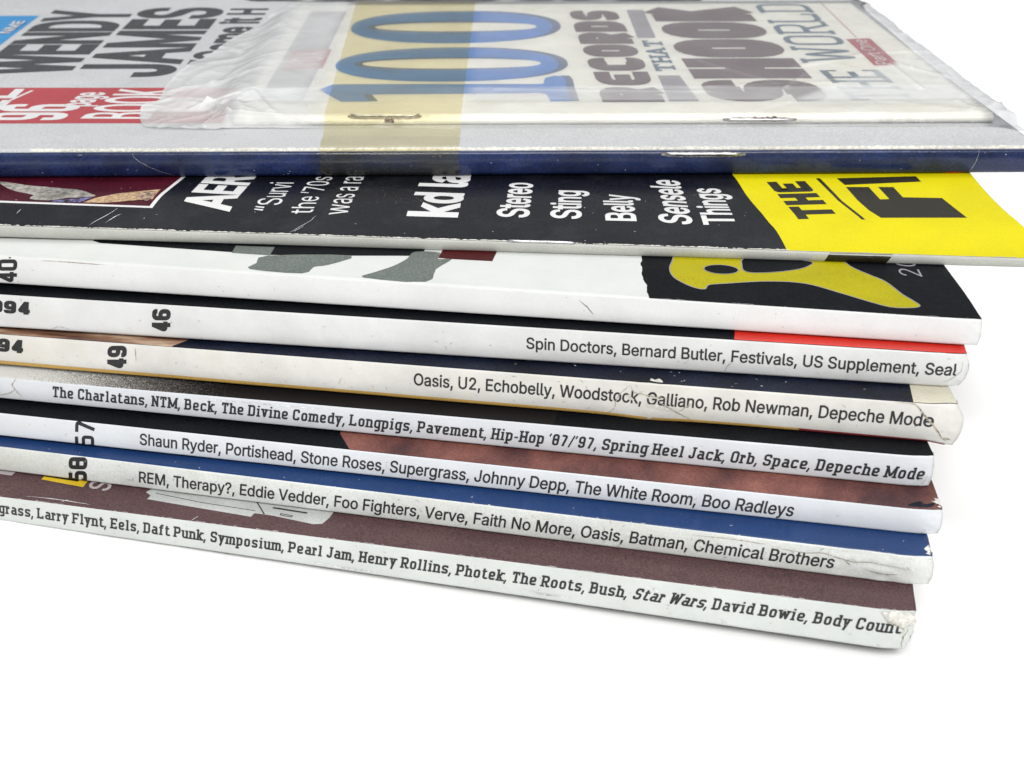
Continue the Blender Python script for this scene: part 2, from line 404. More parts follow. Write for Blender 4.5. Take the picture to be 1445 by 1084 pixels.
M['photo_cream'] = paper('pale_feather_photo', (.36, .34, .31), .4, .2, .22, 1100, .25)
M['photo_skirt'] = paper('violet_cloth_photo', (.10, .10, .22), .35, .4, .9, 900, .3)
M['photo_skin'] = paper('tan_photo', (.50, .34, .20), .35, .4, .2, 1500, .3)
M['photo_lace'] = paper('lace_photo', (.16, .11, .08), .35, .4, 1.3, 900, .3)
M['red_strip'] = paper('scarlet_print', (0.56, 0.022, 0.012), .35, .4, .05, 3000, .05)
M['cream_edge'] = paper('cream_print', (0.56, 0.53, 0.42), .45, .3, .04, 3000, .08, .4, stain=(.5, .45, .34), amount=.4)
M['ochre'] = paper('ochre_print', (0.5, 0.31, 0.08), .42, .35, .05, 3000, .05)
M['crimson'] = paper('dull_crimson_print', (.24, .03, .035), .4, .35, .1, 3000, .1)
M['blue8'] = paper('royal_blue_print', (.012, .040, .135), .3, .2, .06, 3000, .05, .35, wear=(.45, .5, .6), wearcut=.80)
M['brown9'] = paper('brown_grained_cover', (.085, .045, .047), .5, .25, .2, 3000, .08, .3, wear=(.26, .18, .17), wearcut=.70)
M['yel9'] = paper('mustard_print', (.62, .42, .02), .45, .3)
M['grey9'] = paper('grey_letter_print', (.40, .36, .37), .5, .3)
M['white9p'] = paper('white_picture_print', (.44, .45, .44), .5, .3, .05, 2600, .05)
M['torn'] = paper('torn_paper_fibre', (0.64, 0.63, 0.58), .75, .1, .12, 1800, .12, 1.0, stain=(.55, .50, .42), amount=.5)
M['wire_shade'] = paper('painted_staple_shade', (.24, .225, .20), .6, .15, .3, 2500, .3)  # grey for the shade painted under each staple wire
M['crease'] = paper('crease_grime', (.42, .37, .30), .7, .1, .3, 2500, .2)
M['crease_light'] = paper('pale_crease_paper', (.72, .72, .72), .7, .1, .2, 2500, .2)  # pale colour of creases and scuff lines
M['smudge'] = paper('rust_smudge', (.085, .035, .032), .8, .1, .6, 1800, .2)

def photo_copper():
    m, nt, b = new_mat('copper_skin_photo')
    f = noise_fac(nt, 95, 5, .55, (1.0, .55, 1))
    c = ramp(nt, f, [(.28, (.03, .015, .024)), (.42, (.09, .036, .034)), (.54, (.16, .062, .052)), (.72, (.23, .092, .072))])
    tc = nnode(nt, 'ShaderNodeTexCoord')
    v = nnode(nt, 'ShaderNodeTexVoronoi'); v.inputs['Scale'].default_value = 2600
    nt.links.new(tc.outputs['Object'], v.inputs['Vector'])
    c = mix(nt, .55, c, ramp(nt, v.outputs['Distance'], [(.1, (.5, .5, .5)), (.7, (1.25, 1.25, 1.25))]), 'MULTIPLY')
    nt.links.new(c, b.inputs['Base Color'])
    b.inputs['Roughness'].default_value = .45
    b.inputs['Specular IOR Level'].default_value = .2
    return m
M['copper'] = photo_copper()

def photo_hair():
    m, nt, b = new_mat('brown_hair_photo')
    f = noise_fac(nt, 260, 4, .6, (.25, 1.6, 1))
    c = ramp(nt, f, [(.34, (.06, .022, .012)), (.5, (.25, .13, .08)), (.66, (.55, .40, .29))])
    nt.links.new(c, b.inputs['Base Color'])
    b.inputs['Roughness'].default_value = .35
    return m
M['hair'] = photo_hair()

def photo_mono():
    m, nt, b = new_mat('dark_monochrome_photo')
    f = noise_fac(nt, 75, 4, .6)
    c = ramp(nt, f, [(.38, (.035, .035, .04)), (.5, (.10, .10, .105)), (.6, (.24, .24, .24)), (.72, (.5, .5, .5))])
    nt.links.new(c, b.inputs['Base Color'])
    b.inputs['Roughness'].default_value = .5
    return m
M['mono'] = photo_mono()

def cover_speckled():
    """pale at the left end, breaking up into black specks towards the middle of the cover"""
    m, nt, b = new_mat('speckled_grey_to_black_cover')
    tc = nnode(nt, 'ShaderNodeTexCoord')
    sep = nnode(nt, 'ShaderNodeSeparateXYZ'); nt.links.new(tc.outputs['Object'], sep.inputs[0])
    mr = nnode(nt, 'ShaderNodeMapRange')
    mr.inputs['From Min'].default_value = -.165; mr.inputs['From Max'].default_value = -.108
    nt.links.new(sep.outputs['X'], mr.inputs['Value'])
    nz = noise_fac(nt, 3600, 3, .75)
    a = nnode(nt, 'ShaderNodeMath', operation='MULTIPLY_ADD')
    nt.links.new(nz, a.inputs[0]); a.inputs[1].default_value = 1.3; a.inputs[2].default_value = -.62
    s = nnode(nt, 'ShaderNodeMath', operation='ADD')
    nt.links.new(mr.outputs[0], s.inputs[0]); nt.links.new(a.outputs[0], s.inputs[1])
    c = ramp(nt, s.outputs[0], [(.25, (.62, .62, .60)), (.5, (.16, .15, .14)), (.75, (.008, .007, .008))])
    nt.links.new(c, b.inputs['Base Color'])
    b.inputs['Roughness'].default_value = .5
    b.inputs['Specular IOR Level'].default_value = .1
    return m
M['speckled'] = cover_speckled()

def metal(name, col, rough):
    m, nt, b = new_mat(name)
    c = ramp(nt, noise_fac(nt, 900, 4, .6), [(.35, sc(col, .6)), (.65, sc(col, 1.1))])
    nt.links.new(c, b.inputs['Base Color'])
    b.inputs['Metallic'].default_value = 1.0
    b.inputs['Roughness'].default_value = rough
    return m
M['staple'] = metal('staple_wire', (.55, .55, .57), .3)

def film_mat(name, tint, body, fac, rough, bump_scale, bump, attr=True, ior=1.45):
    m, nt, b = new_mat(name)
    nt.nodes.remove(b)
    out = nt.nodes['Material Output']
    tr = nnode(nt, 'ShaderNodeBsdfTransparent'); tr.inputs[0].default_value = (*tint, 1)
    df = nnode(nt, 'ShaderNodeBsdfDiffuse'); df.inputs[0].default_value = (*body, 1)
    mx = nnode(nt, 'ShaderNodeMixShader')
    if attr:
        hm = nnode(nt, 'ShaderNodeAttribute', attribute_name='hem')
        nt.links.new(mix(nt, hm.outputs['Fac'], tint, (.66, .665, .68)), tr.inputs[0])
        nt.links.new(mix(nt, hm.outputs['Fac'], body, (.50, .505, .515)), df.inputs[0])
        at = nnode(nt, 'ShaderNodeAttribute', attribute_name='milk')
        nt.links.new(at.outputs['Fac'], mx.inputs[0])
    else:
        f = ramp(nt, noise_fac(nt, 120, 5, .6), [(.3, (fac * .7,) * 3), (.7, (fac * 1.3,) * 3)])
        nt.links.new(f, mx.inputs[0])
    nt.links.new(tr.outputs[0], mx.inputs[1]); nt.links.new(df.outputs[0], mx.inputs[2])
    gl = nnode(nt, 'ShaderNodeBsdfGlossy'); gl.inputs['Roughness'].default_value = rough
    bp = nnode(nt, 'ShaderNodeBump'); bp.inputs['Strength'].default_value = bump; bp.inputs['Distance'].default_value = .0003
    nt.links.new(noise_fac(nt, bump_scale, 4, .55), bp.inputs['Height'])
    nt.links.new(bp.outputs[0], gl.inputs['Normal'])
    fr = nnode(nt, 'ShaderNodeFresnel'); fr.inputs['IOR'].default_value = ior
    nt.links.new(bp.outputs[0], fr.inputs['Normal'])
    m2 = nnode(nt, 'ShaderNodeMixShader')
    nt.links.new(fr.outputs[0], m2.inputs[0]); nt.links.new(mx.outputs[0], m2.inputs[1]); nt.links.new(gl.outputs[0], m2.inputs[2])
    nt.links.new(m2.outputs[0], out.inputs['Surface'])
    return m
M['film'] = film_mat('crinkled_clear_film', (.99, .99, .99), (.84, .85, .85), .1, .05, 300, .32, True, 1.24)
M['tape'] = film_mat('yellowed_tape', (.985, .945, .79), (.85, .80, .58), .02, .05, 170, .22, False, 1.22)

# ------------------------------------------------------------------ object helpers
def link(name, me, mat, parent=None):
    o = bpy.data.objects.new(name, me)
    COL.objects.link(o)
    if mat is not None: me.materials.append(mat)
    if parent is not None: o.parent = parent
    return o

def thing(name, label, cat, k, group=None):
    o = bpy.data.objects.new(name, None)
    COL.objects.link(o)
    o.empty_display_size = .01
    m = MAGS[k]
    mat = Matrix(m['M']).to_4x4()
    mat.translation = Vector(m['O']) * MM
    o.matrix_world = mat
    o['label'] = label; o['category'] = cat
    if group: o['group'] = group
    return o

def mesh_from(verts, faces, smooth=True):
    me = bpy.data.meshes.new('mesh')
    me.from_pydata([tuple(v) for v in verts], [], faces)
    me.update()
    if smooth:
        me.polygons.foreach_set('use_smooth', [True] * len(me.polygons))
    return me

def frange(a, b, s):
    n = max(1, int(round(abs(b - a) / s)))
    return [a + (b - a) * i / n for i in range(n + 1)]

def cover_mesh(k, fine_to=40, deep=None, th=.22):
    D = DEPTH.get(k, 224.0); L = LEFT.get(k, -294.0)
    ys = [YC, .2, .35, .55, .8, 1.1, 1.5, 2, 2.6, 3.3, 4, 5, 6, 7, 8.5, 10, 12, 14]
    ys += [y for y in frange(16, fine_to, 2)]
    rest = deep or D
    if rest > fine_to: ys += frange(fine_to, rest, 4)[1:]
    if D > rest: ys += frange(rest, D, 14)[1:]
    fr = frange(-188 if k != 'bk' else L, -8, 1.5)
    base = ([] if k == 'bk' else frange(L, -188, 10)[:-1]) + fr[:-1]
    tail = 14
    V = []; F = []
    nx = len(base) + tail + 1
    def col(i, y):
        if i < len(base): return base[i]
        return -8 + (xend(k, y) + 8) * (i - len(base)) / tail
    ny = len(ys)
    for j, y in enumerate(ys):
        for i in range(nx):
            x = col(i, y)
            V.append(deform(k, (x, y, topz(k, x, y))) * MM)
    top = len(V)
    for j in range(ny - 1):
        for i in range(nx - 1):
            a = j * nx + i
            F.append((a, a + 1, a + 1 + nx, a + nx))
    # underside, joined at the rim
    for v in V[:top]: V.append(Vector((v.x, v.y, v.z - th * MM)))
    for j in range(ny - 1):
        for i in range(nx - 1):
            a = top + j * nx + i
            F.append((a, a + nx, a + 1 + nx, a + 1))
    rim = [i for i in range(nx)] + [j * nx + nx - 1 for j in range(1, ny)] + [(ny - 1) * nx + i for i in range(nx - 2, -1, -1)] + [j * nx for j in range(ny - 2, 0, -1)]
    for a, b in zip(rim, rim[1:] + rim[:1]): F.append((b, a, a + top, b + top))
    me = mesh_from(V, F)
    return me

def spine_mesh(k, th=.5):
    L = LEFT.get(k, -294.0)
    xs = ([] if k == 'bk' else frange(L, -188, 8)[:-1]) + frange(-188 if k != 'bk' else L, -8, 1.5)[:-1]
    xe = xend(k, 0)
    xs += frange(-8, xe, .4)
    V = []; F = []
    r = RAD[k]
    n = 22
    for x in xs:
        t = thick(k, x)
        prof = []
        a0 = math.acos(max(-1, min(1, (r - YC) / r)))
        zs = [t - r + r * math.sin(a0 * (1 - q / 5)) for q in range(6)]
        for z in zs:
            dy = r - math.sqrt(max(0, r * r - (z - t + r) ** 2))
            prof.append((x, dy + spy(k, x, z) * ss(t, t - r, z), z))
        for q in range(1, n):
            z = (t - r) * (1 - q / n)
            dy = 0
            if z < r * .8: dy = .8 * (r - math.sqrt(max(0, r * r - (r - z) ** 2)))
            prof.append((x, dy + spy(k, x, z), z))
        prof.append((x, .8 * r + .05, 0.0))
        prof.append((x, 1.6, 0.0))
        prof.append((x, 1.6, t - .25))
        prof.append((x, YC + .02, zs[0] - .24))
        for p in prof: V.append(deform(k, p) * MM)
        npf = len(prof)
    for i in range(len(xs) - 1):
        for j in range(npf):
            a = i * npf + j; b = i * npf + (j + 1) % npf
            F.append((a, b, b + npf, a + npf))
    F.append(tuple(range(npf)))
    F.append(tuple(reversed(range((len(xs) - 1) * npf, len(xs) * npf))))
    return mesh_from(V, F)

def block_mesh(x0, x1f, y0, y1, zb, ztf, k):
    """page block or back board between the covers"""
    ys = frange(y0, min(16, y1), 2) + frange(16, y1, 20)[1:]
    V = []; F = []
    for y in ys:
        x1 = x1f(y)
        for x in (x0, x1):
            V.append(Vector((x, y, zb)) * MM); V.append(Vector((x, y, ztf(x))) * MM)
    for j in range(len(ys) - 1):
        a = 4 * j; b = a + 4
        F += [(a, b, b + 1, a + 1), (a + 2, a + 3, b + 3, b + 2), (a + 1, b + 1, b + 3, a + 3), (a, a + 2, b + 2, b)]
    F.append((0, 1, 3, 2)); e = 4 * (len(ys) - 1); F.append((e, e + 2, e + 3, e + 1))
    return mesh_from(V, F, False)

def magazine(k, label, cover_mat, spine_mat, name='magazine', cat='magazine', group='magazines in the pile', back_mat=None, deep=None):
    root = thing(name, label, cat, k, group)
    cov = link('front_cover', cover_mesh(k, deep=deep), cover_mat, root)
    sp = link('spine', spine_mesh(k), spine_mat, root)
    L = LEFT.get(k, -294.0); D = DEPTH.get(k, 224.0)
    link('page_block', block_mesh(L + .4, lambda y: xend(k, y) - 1.6 - 1.2 * (1 - ss(0, 8, y)), 1.65, D - .5, .26, lambda x: thick(k, x) - .28, k), M['pages'], root)
    link('back_cover', block_mesh(L, lambda y: xend(k, y) - .5 - 1.2 * (1 - ss(0, 8, y)), 1.62, D, .0, lambda x: .24, k), back_mat or spine_mat, root)
    return root, cov, sp

# ------------------------------------------------------------------ flat printed shapes, laid on a cover or a spine
def cut_grid(bm, us, vs):
    for axis, step in ((0, us), (1, vs)):
        if not step: continue
        cs = [v.co[axis] for v in bm.verts]
        if not cs: return
        lo, hi = min(cs), max(cs)
        c = math.ceil(lo / step) * step
        no = Vector((1, 0, 0)) if axis == 0 else Vector((0, 1, 0))
        while c < hi:
            if c > lo + 1e-6:
                bmesh.ops.bisect_plane(bm, geom=bm.verts[:] + bm.edges[:] + bm.faces[:], plane_co=no * c, plane_no=no, dist=4e-5)
            c += step

def cut_at(bm, c):
    ys = [v.co.y for v in bm.verts]
    if ys and min(ys) < c < max(ys):
        no = Vector((0, 1, 0))
        bmesh.ops.bisect_plane(bm, geom=bm.verts[:] + bm.edges[:] + bm.faces[:], plane_co=no * c, plane_no=no, dist=4e-5)

def clip(bm, axis, lim, keep_above=True):
    no = Vector((1, 0, 0)) if axis == 0 else Vector((0, 1, 0))
    bmesh.ops.bisect_plane(bm, geom=bm.verts[:] + bm.edges[:] + bm.faces[:], plane_co=no * lim, plane_no=no, clear_inner=keep_above, clear_outer=not keep_above, dist=4e-5)

def lay(bm, k, surf, eps, name, mat, parent, us=None, vs=None, merge=False):
    """project a 2-D mesh (u, v, layer) onto a surface and link it"""
    if surf == 'top':
        us = us or 3.0; vs = vs or 1.5
        clip(bm, 1, YC + .02)
    else:
        us = us or 3.0; vs = vs or .45
        clip(bm, 1, .05)
    if surf == 'top':
        for c in (.2, .35, .55, .8, 1.1, 2.2): cut_at(bm, c)
    else:
        for c in (.08, .16, .26): cut_at(bm, c)
    cut_grid(bm, us, vs)
    for v in bm.verts:
        v.co = P(k, surf, v.co.x, v.co.y, eps + v.co.z)
    bmesh.ops.recalc_face_normals(bm, faces=bm.faces[:])
    me = bpy.data.meshes.new('mesh')
    bm.to_mesh(me); bm.free()
    me.polygons.foreach_set('use_smooth', [True] * len(me.polygons))
    if merge:                                                   # surface wear belongs to the part it is on
        pm = parent.data
        if mat.name not in [q.name for q in pm.materials]: pm.materials.append(mat)
        i = [q.name for q in pm.materials].index(mat.name)
        me.polygons.foreach_set('material_index', [i] * len(me.polygons))
        b2 = bmesh.new(); b2.from_mesh(pm); b2.from_mesh(me); b2.to_mesh(pm); b2.free()
        bpy.data.meshes.remove(me)
        return parent
    return link(name, me, mat, parent)

def bm_polys(polys, lift=0.0):
    bm = bmesh.new()
    for i, pts in enumerate(polys):
        tri = geometry.tessellate_polygon([[Vector((p[0], p[1], 0)) for p in pts]])
        vs = [bm.verts.new((p[0], p[1], lift * i)) for p in pts]
        for t in tri:
            try: bm.faces.new([vs[q] for q in t])
            except ValueError: pass
    return bm

def patch(pts, k, surf, layer, name, mat, parent, **kw):
    return lay(bm_polys([pts]), k, surf, .022 * layer, name, mat, parent, **kw)

def smooth_loop(pts, n=5, closed=True):
    out = []
    N = len(pts)
    rng = range(N) if closed else range(N - 1)
    for i in rng:
        g = lambda j: Vector(pts[j % N]) if closed else Vector(pts[min(max(j, 0), N - 1)])
        p0, p1, p2, p3 = g(i - 1), g(i), g(i + 1), g(i + 2)
        for q in range(n):
            t = q / n
            v = .5 * ((2 * p1) + (p2 - p0) * t + (2 * p0 - 5 * p1 + 4 * p2 - p3) * t * t + (3 * p1 - p0 - 3 * p2 + p3) * t ** 3)
            out.append((v.x, v.y))
    if not closed: out.append(tuple(pts[-1]))
    return out

def ellipse(cx, cy, rx, ry, n=56, p=2.0):
    o = []
    for i in range(n):
        a = 2 * math.pi * i / n
        c, s = math.cos(a), math.sin(a)
        o.append((cx + rx * math.copysign(abs(c) ** (2 / p), c), cy + ry * math.copysign(abs(s) ** (2 / p), s)))
    return o

def ring_bm(outer, inner):
    bm = bmesh.new()
    a = [bm.verts.new((*p, 0)) for p in outer]; b = [bm.verts.new((*p, 0)) for p in inner]
    n = len(a)
    for i in range(n): bm.faces.new((a[i], a[(i + 1) % n], b[(i + 1) % n], b[i]))
    return bm

def ribbon(pts, w, closed=False, lift=0.0, bm=None, taper=False, jitter=0.0):
    bm = bm or bmesh.new()
    N = len(pts); Ls = []; Rs = []
    for i in range(N):
        p = Vector(pts[i][:2])
        if closed: a, b = Vector(pts[i - 1][:2]), Vector(pts[(i + 1) % N][:2])
        else: a, b = Vector(pts[max(0, i - 1)][:2]), Vector(pts[min(N - 1, i + 1)][:2])
        d1 = (p - a); d2 = (b - p)
        if d1.length < 1e-9: d1 = d2
        if d2.length < 1e-9: d2 = d1
        d1 = d1.normalized(); d2 = d2.normalized()
        t = (d1 + d2)
        t = d1 if t.length < 1e-6 else t.normalized()
        nrm = Vector((-t.y, t.x))
        k = 1 / max(.35, nrm.dot(Vector((-d1.y, d1.x))))
        h = w / 2
        if taper: h *= max(.12, math.sin(math.pi * (i + .4) / (N - .2)))
        if jitter: h *= 1 + jitter * random.uniform(-1, 1)
        Ls.append(bm.verts.new((*(p + nrm * h * k), lift))); Rs.append(bm.verts.new((*(p - nrm * h * k), lift)))
    for i in range(N if closed else N - 1):
        j = (i + 1) % N
        try: bm.faces.new((Ls[i], Rs[i], Rs[j], Ls[j]))
        except ValueError: pass
    return bm

# ------------------------------------------------------------------ lettering
def load_font():
    try:
        import os
        p = os.path.join(bpy.utils.system_resource('DATAFILES', path='fonts'), 'Inter.woff2')
        return bpy.data.fonts.load(p)
    except Exception:
        return None
FONT = load_font()
_cap = {}

def type_bm(text, bold=0.0, ratio=None, spacing=1.0):
    """grotesque lettering: returns a 2-D bmesh scaled so the cap height is 1, starting at x = 0; ratio = wanted width / cap height"""
    def curve(body):
        c = bpy.data.curves.new('text', 'FONT')
        c.body = body
        if FONT: c.font = FONT
        c.size = 1.0
        c.resolution_u = 5
        c.space_character = spacing
        o = bpy.data.objects.new('text', c); COL.objects.link(o)
        bpy.context.view_layer.update()
        dg = bpy.context.evaluated_depsgraph_get()
        cu = o.to_curve(dg).copy()
        o.to_curve_clear()
        bpy.data.objects.remove(o); bpy.data.curves.remove(c)
        return cu
    def bounds(cu):
        xs = []; ys = []
        for s in cu.splines:
            pts = s.bezier_points if s.type == 'BEZIER' else s.points
            for p in pts: xs.append(p.co.x); ys.append(p.co.y)
        return min(xs), max(xs), min(ys), max(ys)
    if 'H' not in _cap:
        cu = curve('H'); _cap['H'] = bounds(cu)[3]; bpy.data.curves.remove(cu)
    s = 1 / _cap['H']
    cu = curve(text)
    x0, x1, _, _ = bounds(cu)
    sx = s
    if ratio: sx = ratio / (x1 - x0)
    loops = []
    for spl in cu.splines:
        bp = spl.bezier_points
        if len(bp) < 3: continue
        pts = []
        for i in range(len(bp)):
            p, q = bp[i], bp[(i + 1) % len(bp)]
            seg = geometry.interpolate_bezier(p.co, p.handle_right, q.handle_left, q.co, 6)
            straight = abs((p.handle_right - p.co).cross(q.co - p.co).length) < 1e-7 and abs((q.handle_left - q.co).cross(q.co - p.co).length) < 1e-7
            pts += [p.co.copy()] if straight else seg[:-1]
        pts = [((c.x - x0) * sx, c.y * s) for c in pts]
        pts = [c for i, c in enumerate(pts) if (Vector(c) - Vector(pts[i - 1])).length > 1e-4]
        if bold:                                                # thicken the stems after the width is set
            out = []
            for i in range(len(pts)):
                o_, c_, n_ = Vector(pts[i - 1]), Vector(pts[i]), Vector(pts[(i + 1) % len(pts)])
                d1 = (c_ - o_).normalized(); d2 = (n_ - c_).normalized()
                nn = Vector((-d1.y - d2.y, d1.x + d2.x))
                nn = Vector((-d1.y, d1.x)) if nn.length < .2 else nn.normalized()
                kk = min(1.6, 1 / max(.3, nn.dot(Vector((-d1.y, d1.x)))))
                out.append(tuple(c_ + nn * bold * kk))
            pts = out
        loops.append(pts)
    bpy.data.curves.remove(cu)
    loops.sort(key=lambda L: min(c[0] for c in L))
    groups = []
    for L in loops:
        lo, hi = min(c[0] for c in L), max(c[0] for c in L)
        if groups and lo < groups[-1][1]: groups[-1][0].append(L); groups[-1][1] = max(hi, groups[-1][1])
        else: groups.append([[L], hi])
    bm = bmesh.new()
    for Ls, _ in groups:
        vs = []; es = []
        for L in Ls:
            k0 = len(vs)
            vs += [Vector(c) for c in L]
            es += [(k0 + i, k0 + (i + 1) % len(L)) for i in range(len(L))]
        ov, _, of, _, _, _ = geometry.delaunay_2d_cdt(vs, es, [], 0, 1e-5)
        nv = {}
        for f in of:
            cx = sum(ov[i].x for i in f) / 3; cy = sum(ov[i].y for i in f) / 3
            wn = 0
            for L in Ls:
                x1, y1 = L[-1]
                for (x2, y2) in L:
                    if (y1 > cy) != (y2 > cy) and cx < (x2 - x1) * (cy - y1) / (y2 - y1) + x1: wn += 1 if y2 > y1 else -1
                    x1, y1 = x2, y2
            if wn < 0:
                for i in f:
                    if i not in nv: nv[i] = bm.verts.new((ov[i].x, ov[i].y, 0))
                try: bm.faces.new([nv[i] for i in f])
                except ValueError: pass
    return bm

def roundpoly(pts, rad, closed):
    out = []
    N = len(pts)
    for i, p in enumerate(pts):
        if not closed and i in (0, N - 1): out.append(p); continue
        a = Vector(pts[i - 1]); b = Vector(pts[(i + 1) % N]); c = Vector(p)
        r = min(rad, (a - c).length * .49, (b - c).length * .49)
        if r < 1e-4: out.append(p); continue
        u = c + (a - c).normalized() * r; w = c + (b - c).normalized() * r
        for q in range(6):
            t = q / 5
            v = (1 - t) ** 2 * u + 2 * t * (1 - t) * c + t * t * w
            out.append((v.x, v.y))
    return out

